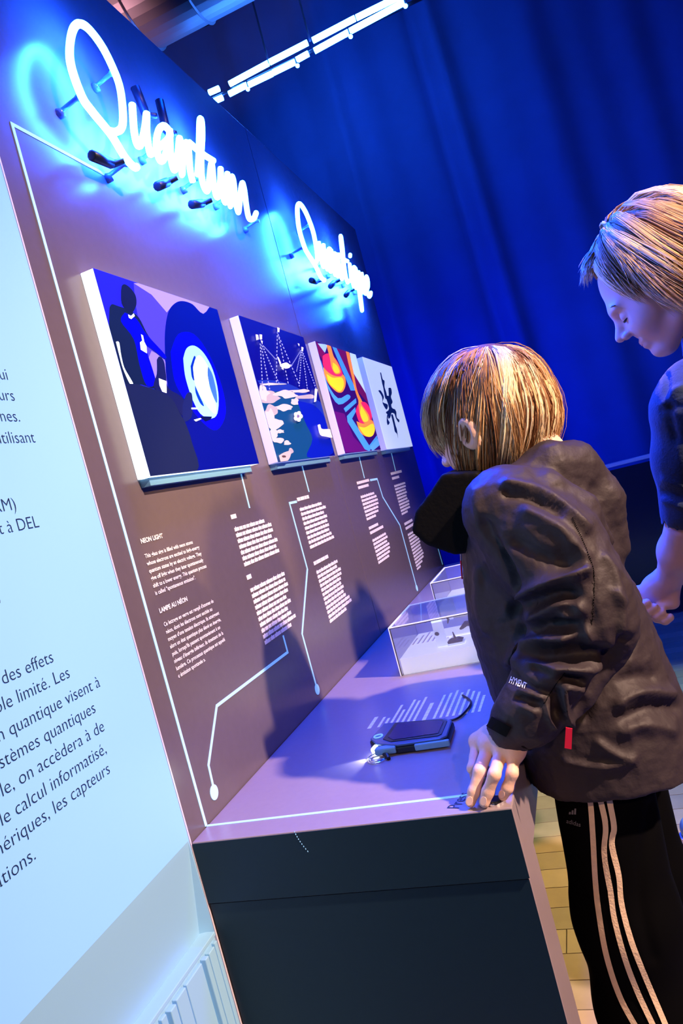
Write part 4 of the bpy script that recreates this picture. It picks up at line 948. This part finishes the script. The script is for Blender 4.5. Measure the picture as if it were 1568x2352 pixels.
# stitching, red tab, sleeve lettering, chest badge
for k_, pts in enumerate((z8([(935, 470), (990, 600), (1050, 760), (1060, 900), (1045, 1090)]), z8([(890, 1360), (830, 1440), (770, 1540)]))):
    mb = MB(); P = catmull(pts, 14)
    for i in range(0, len(P) - 1):
        a, _ = hit(jt, *P[i], off=.0008); b, _ = hit(jt, *(P[i] * .5 + P[i + 1] * .5), off=.0008)
        if a is not None and b is not None: mb.tube([a, b], .0007, 4)
    kid(mb.build('stitching', 'jacket_black', boy, kind='stuff'))
p0, n0 = hit(jt, 1306, 1655, .002)
p0 = Y(1306, 1655, .16) if p0 is None else p0
rt = [Y(u, v, p0[1] - .004) for u, v in ((1299, 1670), (1314, 1673), (1312, 1720), (1296, 1717))]
kid(MB().prism(rt, (0.0, -0.0016, 0)).build('red_tab', 'red_tape', boy, label='red fabric tab'))
p0, n0 = hit(jt, 1171, 1562, .0); p1, _ = hit(jt, 1206, 1575, .0)
if p0 is not None and p1 is not None:
    xd = Vector(Y(1206, 1577, p0[1]) - Y(1169, 1562, p0[1])); vw = Vector(C0 - p0).normalized()
    yd = vw.cross(xd).normalized()
    o = text('HYVENT', 'sleeve_lettering', 'embroidery_white', boy, Vector(p0) + vw * .005 - boy.location - yd * .004, xd, yd, 0.0125, xd.length, off=.0003)
bdg = [Y(u, v, .165) for u, v in ((1078, 1188), (1082, 1195), (1083, 1216), (1075, 1223), (1077, 1205))]
kid(MB().prism(bdg, (0, -.002, 0)).build('chest_badge', 'embroidery_white', boy, label='white embroidered chest badge'))
zp = Y(1056, 1262, .27)
for (a, b, c) in ((1054, 1258, .262), (1061, 1258, .262)):
    kid(MB().tube([Y(a, b, c), Y(1057.5, 1272, c), Y(1058, 1290, c)], .0009, 6).build('zip_pull', 'chrome', boy))
kid(MB().tube([Y(1058, 1288, .262), Y(1061, 1330, .262)], .0013, 6).build('zip_cord', 'red_tape', boy))

# trousers
zw = zhem + 0.05
Tf = Field((0.44, 0.06, 0.02), (0.82, 0.50, zw + 0.12), 0.006)
Tf.chain([(0.588, 0.215, zw + .05), (0.568, 0.195, 0.52), (0.563, 0.185, 0.38), (0.575, 0.185, 0.08)], [.072, .074, .070, .066], .03)
Tf.chain([(0.60, 0.35, zw + .05), (0.595, 0.355, 0.50), (0.59, 0.355, 0.38), (0.60, 0.355, 0.08)], [.075, .074, .070, .066], .02)
Tf.cone((0.60, .22, zw + .04), (0.60, .34, zw + .04), .075, .075, .03)
TV, TF_ = Tf.mesh(); TV = relax(TV, TF_, 2)
TV = folds(TV, TF_, [([(1500, 1850), (1470, 2050), (1500, 2200)], 16, -.005), ([(1395, 1840), (1410, 1960), (1380, 2080)], 22, .003), ([(1270, 1850), (1310, 2050), (1340, 2200)], 14, .004)])
kid(quad_mesh('trousers', TV, TF_, 'trouser_black', boy))
tt_ = bvh(TV, TF_)
for pts in ([(1352, 1825), (1357, 1850), (1362, 1920), (1368, 2020), (1378, 2110), (1395, 2200), (1425, 2290), (1462, 2360)],
            [(1374, 1825), (1382, 1850), (1391, 1900), (1388, 1960), (1402, 2050), (1411, 2110), (1435, 2200), (1465, 2280), (1502, 2360)],
            [(1396, 1825), (1402, 1855), (1409, 1900), (1405, 1940), (1420, 2010), (1427, 2075), (1449, 2160), (1482, 2245), (1530, 2360)]):
    sb = MB(); ribbon(sb, tt_, pts, 12.5, .0018, 12)
    kid(sb.build('side_stripe', 'stripe_cream', boy, smooth=True))
lp, ln = hit(tt_, 1318, 1872, .0016); lq, _ = hit(tt_, 1336, 1877, .0016)
if lp is not None and lq is not None:
    for k_ in range(3):
        a0 = 1308 + k_ * 6; tri = [(a0, 1869), (a0 + 4, 1869 + .5), (a0 + 4.5 - 1 * k_ * 0, 1868 - 4 - 4 * k_), (a0 + 1, 1866 - 4 * k_ - 2)]
        q = [hit(tt_, u, v, .0018)[0] for u, v in tri]
        if all(x is not None for x in q): kid(MB().prism(q, ln * .0006).build('logo_bar', 'logo_grey', boy))
    xd = Vector(Y(1336, 1878, lp[1]) - Y(1318, 1873, lp[1])); vw = Vector(C0 - lp).normalized(); yd = vw.cross(xd).normalized()
    text('adidas', 'logo_lettering', 'logo_grey', boy, Vector(lp) - xd * .7 - yd * .012 + vw * .003 - boy.location, xd, yd, 0.0085, 0.0195)
for y in (0.185, 0.355):
    Sf = Field((0.44, y - .07, -.005), (0.72, y + .07, 0.13), 0.004)
    Sf.cone((0.64, y, .045), (0.60, y, .05), .036, .036, .02).cone((0.60, y, .045), (0.50, y, .034), .036, .030, .02)
    v_, f_ = Sf.mesh(); v_[:, 2] = np.maximum(v_[:, 2], .012); kid(quad_mesh('shoe', v_, f_, 'shoe_dark', boy))
    kid(MB().box(.466, .678, y - .034, y + .034, 0.001, .016).build('shoe_sole', 'shoe_white', boy, bevel=.006))

# boy's hair
BLD = [(0.85, 0.58, 0.30), (0.72, 0.46, 0.23), (0.95, 0.72, 0.44), (0.62, 0.38, 0.18), (0.28, 0.13, 0.06), (0.95, 0.78, 0.55), (0.40, 0.21, 0.10)]
def boy_end(p):
    f, s = math.cos(p), math.sin(p)
    u = -0.15 - 0.05 * max(f, 0) if f > 0.55 else -0.85 - 0.25 * abs(s)
    if 0.02 < f < .15 and s > 0: return (f, .95 * s, -.30)
    if f > 0.25 and f <= 0.70: return (0.90 * f, 0.86 * s, -1.12)
    if f > 0.70: u = -0.42
    if -.35 < f <= .25: u = -1.05
    if f <= -.35: u = -1.05
    if f <= -.35: return (0.58 * f, 0.58 * s, -1.12)
    if f < .25: return (0.85 * f, 0.80 * s, -1.12)
    return (0.98 * f, 0.98 * s, u)
SKR = (0.093, 0.076, 0.085)
sc_ = Field(HC - .15, HC + .15, .0045); sc_.ell(hp(-0.010, 0, 0.014), (0.094, 0.0765, 0.086), HB).ell(hp(0.10, 0, -0.085), (0.09, 0.10, 0.085), HB, .01, sub=True)
sv, sf = sc_.mesh(); cap = quad_mesh('hair_base', sv, sf, 'hair', boy); kid(cap)
ca = cap.data.color_attributes.new('Col', 'FLOAT_COLOR', 'POINT'); ca.data.foreach_set('color', np.tile(np.array([0.12, 0.06, 0.035, 1], np.float32), (len(cap.data.vertices), 1)).ravel())
kid(grow_hair('hair', boy, hp(-0.006, 0, 0.006), HB, SKR, (-0.45, 0.10, 0.9), 160, 32, boy_end, 0.15, BLD, 11))
kid(grow_hair('hair_wisps', boy, hp(-0.006, 0, 0.006), HB, SKR, (-0.45, 0.10, 0.9), 60, 2, boy_end, 0.2, BLD, 12, sr=(.0003, .0005)))

# ------------------------------------------------------------------ the woman
wo = empty('person', 'blonde woman in dark blue sweater looking down, at the right edge', 'person', loc=(0.98, 0.62, 0))
WC = Y(1500, 632, 0.60); WB = frame(math.radians(26), math.radians(4))
def wp(f, s, u): return WC + np.array([f, s, u]) @ WB
Wf = Field(WC - 0.2, WC + 0.2, 0.0030)
Wf.ell(wp(-0.008, 0, 0.012), (0.100, 0.078, 0.092), WB)
Wf.ell(wp(0.030, 0, -0.045), (0.062, 0.054, 0.072), WB, 0.03)
Wf.ell(wp(0.070, 0, -0.112), (0.022, 0.022, 0.018), WB, 0.03)
Wf.ell(wp(0.086, 0, -0.004), (0.013, 0.045, 0.011), WB, 0.02)
for sd in (-1, 1):
    Wf.ell(wp(0.060, 0.034 * sd, -0.055), (0.028, 0.024, 0.028), WB, 0.03)
    Wf.ell(wp(0.094, 0.031 * sd, -0.026), (0.014, 0.017, 0.012), WB, 0.012, sub=True)
    Wf.ell(wp(0.080, 0.031 * sd, -0.026), (0.0135, 0.0135, 0.0135), WB, 0.004)
    Wf.ell(wp(-0.010, 0.078 * sd, -0.030), (0.018, 0.008, 0.032), WB, 0.006)
    Wf.cone(wp(0.02, 0.045 * sd, -0.09), wp(0.06, 0.015 * sd, -0.115), .018, .014, .02)
Wf.cone(wp(0.092, 0, -0.018), wp(0.114, 0, -0.048), 0.006, 0.0095, 0.014)
for sd in (-1, 1): Wf.ell(wp(0.102, 0.012 * sd, -0.053), (0.010, 0.008, 0.007), WB, 0.006)
Wf.ell(wp(0.087, 0, -0.080), (0.010, 0.022, 0.0055), WB, 0.008); Wf.ell(wp(0.085, 0, -0.091), (0.010, 0.020, 0.0065), WB, 0.008)
Wf.cone(wp(-0.03, 0, -0.06), wp(-0.10, 0, -0.19), 0.05, 0.05, 0.03)
WV, WF = Wf.mesh()
wS, wE = Y(1572, 900, .47), Y(1578, 1205, .50); wW, wH = Y(1540, 1322, .60), Y(1497, 1362, .64)
WBf = Field((0.55, 0.25, 0.0), (1.45, 1.15, 1.62), 0.010)
NB = wp(-0.09, 0, -0.16)
WBf.chain([NB, NB + [.03, 0, -.12], (1.0, 0.62, 1.12), (1.02, 0.62, .92)], [.045, .07, .09, .10], .04)
WBf.chain([wS + [.02, .03, -.09], wE], [.026, .034], .01).chain([wS + [0.06, .34, -.08], (1.02, 0.88, 1.06), (0.86, 0.80, 0.93)], [.042, .036, .026], .03)
for y in (.53, .72): WBf.chain([(1.02, y, .90), (0.99, y, .48), (1.02, y, .07)], [.085, .055, .035], .04).cone((1.03, y, .05), (.88, y, .035), .036, .028)
wbv, wbf = WBf.mesh()
hw = Field(np.minimum(wE, wH) - .10, np.maximum(wE, wH) + .10, 0.0024)
hw.chain([wE, wE + (wW - wE) * .5, wW], [.037, .034, .026], .02)
dirw = (wH - wW) / np.linalg.norm(wH - wW); su = np.cross(dirw, [0, 1, 0]); su /= np.linalg.norm(su); 
hw.ell(wW + dirw * .045, (.045, .026, .030), np.array([dirw, np.cross(su, dirw), su]), .02)
wm = [wW + dirw * .085 + su * o_ + np.array([0, -.006, 0]) for o_ in (0.026, 0.009, -0.008, -0.024)]
for i, m in enumerate(wm):
    q1 = m + dirw * .016 + np.array([0, -.026, -.010]); q2 = q1 - dirw * .020 + np.array([0, -.012, -.012]); q3 = q2 - dirw * .016 + np.array([0, .006, -.004])
    hw.chain([wW + dirw * .05, m, q1, q2, q3], [.014, .0115, .0100, .0090, .0082], .004)
hw.chain([wW + dirw * .02 + su * .018, wW + dirw * .055 + su * .036 + np.array([0, -.018, 0]), wW + dirw * .08 + su * .022 + np.array([0, -.034, 0])], [.014, .0115, .009], .006)
hv, hf = hw.mesh()
V_, F__ = join((WV, WF), (wbv, wbf), (hv, hf)); kid(quad_mesh('body', V_, F__, 'skin_fair', wo))
# sweater
Sw = Field((0.6, 0.22, 0.80), (1.5, 1.2, 1.58), 0.006)
def wtorso(x, y, z):
    zf = np.ravel(z); t = (zf - .82) / .6; cxx = np.interp(zf, [.8, 1.1, 1.3, 1.38, 1.45], [1.04, 1.02, 1.01, .985, .975]).reshape(z.shape)
    a = np.interp(zf, [.8, 1.0, 1.2, 1.32, 1.40, 1.46], [.14, .125, .125, .11, .075, .05]).reshape(z.shape); w = np.interp(zf, [.8, 1.0, 1.25, 1.34, 1.40, 1.46], [.20, .18, .19, .16, .10, .06]).reshape(z.shape)
    q = np.sqrt(((x - cxx) / a) ** 2 + ((y - 0.63) / w) ** 2)
    return np.maximum((q - 1) * np.minimum(a, w), np.maximum(z - 1.43, .84 - z))
Sw.add(wtorso, (.8, .4, .82), (1.25, .9, 1.46), .03)
Sw.chain([wS + [.02, .03, .0], wS + [0, 0, -.03], Y(1572, 1050, .48), Y(1578, 1180, .495)], [.058, .058, .050, .046], .03)
Sw.chain([wS + [0.06, .34, 0], (1.02, 0.88, 1.06), (0.88, 0.81, 0.95)], [.058, .05, .036], .03)
Sw.chain([NB + [.03, 0, -.06], (1.01, 0.62, 1.22)], [.078, .125], .03)
Sw.cone(Y(1580, 1230, .502), Y(1578, 1190, .50), .040, .040, .004, sub=True)
sv2, sf2 = Sw.mesh(); sv2 = relax(sv2, sf2, 2)
sv2 = folds(sv2, sf2, [([(1525, 930), (1545, 900), (1568, 890)], 9, .006), ([(1520, 940), (1568, 930)], 7, -.005), ([(1523, 1100), (1568, 1120)], 6, .004), ([(1523, 1130), (1568, 1145)], 6, -.005), ([(1523, 1150), (1568, 1165)], 6, .005), ([(1530, 860), (1535, 940), (1550, 1010)], 8, -.005)])
sv2 = wrinkle(sv2, sf2, .0015, 40, 9)
kid(quad_mesh('sweater', sv2, sf2, 'sweater_blue', wo))
kid(MB().tube(ringpts(wp(-0.075, 0, -.148), (wp(-.1, 0, -.19) - wp(-.03, 0, -.06)) / np.linalg.norm(wp(-.1, 0, -.19) - wp(-.03, 0, -.06)), .054, .054), .008, 8).build('neckband', 'sweater_blue', wo, smooth=True))
Wt = Field((.85, .36, .02), (1.22, .90, .98), .009)
for y in (.53, .72): Wt.chain([(1.03, y, .90), (1.0, y, .48), (1.03, y, .08)], [.105, .075, .055], .04)
wtv, wtf = Wt.mesh(); kid(quad_mesh('jeans', wtv, wtf, 'dark_jeans', wo))
for y in (.53, .72):
    Sf = Field((.82, y - .07, -.005), (1.12, y + .07, .13), .005); Sf.cone((1.05, y, .045), (.88, y, .036), .042, .034, .02)
    v_, f_ = Sf.mesh(); v_[:, 2] = np.maximum(v_[:, 2], .004); kid(quad_mesh('shoe', v_, f_, 'shoe_dark', wo))
# face details
fvh = bvh(WV, WF)
def onface(px, w, m, name, off=.0008, par=wo, tree=fvh, rad=None):
    P = [hit(tree, u, v, off)[0] for u, v in catmull(px, 5)]; P = [p for p in P if p is not None]
    if len(P) > 2: n = len(P); kid(MB().tube(P, [w * (0.25 + math.sin(math.pi * i / (n - 1))) for i in range(n)], 6).build(name, m, par, smooth=True))
for sd in (-1, 1):
    e = [wp(0.0915 - .0025 * abs(t) ** 2 * 4, sd * (0.031 + .013 * t), -0.031 - .002 * (1 - t * t)) for t in np.linspace(-1, 1, 9)]
    kid(MB().tube(e, [.0010 + .0018 * math.sin(math.pi * i / 8) for i in range(9)], 6).build('eyelashes', 'eye_dark', wo, smooth=True))
    e = [wp(0.098 - .006 * (t + 1), sd * (0.032 + .019 * t), -0.001 + .004 * (1 - t * t)) for t in np.linspace(-1, 1, 9)]
    kid(MB().tube(e, [.0008 + .0016 * math.sin(math.pi * i / 8) for i in range(9)], 6).build('eyebrow', 'eye_dark', wo, smooth=True))
e = [wp(0.0955 - .004 * t * t * 2, .019 * t, -0.0855) for t in np.linspace(-1, 1, 9)]
kid(MB().tube(e, [.0006 + .001 * math.sin(math.pi * i / 8) for i in range(9)], 6).build('mouth_line', 'lip', wo, smooth=True))
GLD = [(0.80, 0.58, 0.30), (0.70, 0.48, 0.24), (0.86, 0.68, 0.42), (0.50, 0.30, 0.14), (0.62, 0.42, 0.24), (0.33, 0.18, 0.09)]
def wo_end(p):
    f, s = math.cos(p), math.sin(p)
    if f > 0.1 and s < -.15: return (-0.15, 1.0 * s, 0.15)
    if f > 0.8: return (0.9, s * 1.0, 0.62)
    if f > 0.45: return (0.50, 1.08 * s, -0.35)
    if f > -.2: return (0.35 * f - .02, 1.10 * s, -1.20)
    return (0.95 * f, 0.95 * s, -1.15)
WR_ = (0.103, 0.083, 0.098)
sc_ = Field(WC - .17, WC + .17, .005); sc_.ell(wp(-0.014, 0, 0.018), (0.108, 0.085, 0.100), WB).ell(wp(0.115, 0, -0.05), (0.105, 0.12, 0.125), WB, .01, sub=True)
sv, sf = sc_.mesh(); cap = quad_mesh('hair_base', sv, sf, 'hair', wo); kid(cap)
ca = cap.data.color_attributes.new('Col', 'FLOAT_COLOR', 'POINT'); ca.data.foreach_set('color', np.tile(np.array([0.3, 0.18, 0.09, 1], np.float32), (len(cap.data.vertices), 1)).ravel())
kid(grow_hair('hair', wo, wp(-0.012, 0, 0.012), WB, WR_, (0.10, 0.15, 0.98), 190, 26, wo_end, 0.36, GLD, 21, fcut=1.0))
kid(grow_hair('hair_wisps', wo, wp(-0.012, 0, 0.012), WB, WR_, (0.10, 0.15, 0.98), 50, 2, wo_end, 0.38, GLD, 22, sr=(.0003, .0005), fcut=1.0))

# ------------------------------------------------------------------ sneaker at the right edge
sn = empty('sneaker', 'light blue and white sneaker on the floor at the right edge', 'shoe', loc=(0.74, 1.30, 0))
sx, sy = 0.72, 1.27
Sf = Field((sx - .12, sy - .15, .005), (sx + .3, sy + .15, .2), .004)
Sf.cone((sx, sy, .05), (sx + .16, sy + .03, .065), .040, .040, .02)
v_, f_ = Sf.mesh(); v_[:, 2] = np.maximum(v_[:, 2], .022); kid(kid(quad_mesh('upper', v_, f_, 'shoe_blue', sn)))
Sf = Field((sx - .12, sy - .15, .0), (sx + .3, sy + .15, .2), .004); Sf.cone((sx - .004, sy, .03), (sx + .16, sy + .03, .03), .042, .040, .02)
v_, f_ = Sf.mesh(); v_[:, 2] = np.clip(v_[:, 2], .010, .034); kid(kid(quad_mesh('midsole', v_, f_, 'shoe_white', sn)))
v3 = v_.copy(); v3[:, 2] = np.clip(v3[:, 2] - .012, .0005, .0105); kid(kid(quad_mesh('outsole', v3, f_, 'shoe_pink', sn)))
kid(kid(MB().tube([(sx + .10, sy + .02, .08), (sx + .13, sy + .025, .14)], [.034, .036], 16).build('ankle_collar', 'shoe_dark', sn, smooth=True)))

CONF['sleeve_lettering'] = jt; CONF['logo_lettering'] = tt_
place_texts()
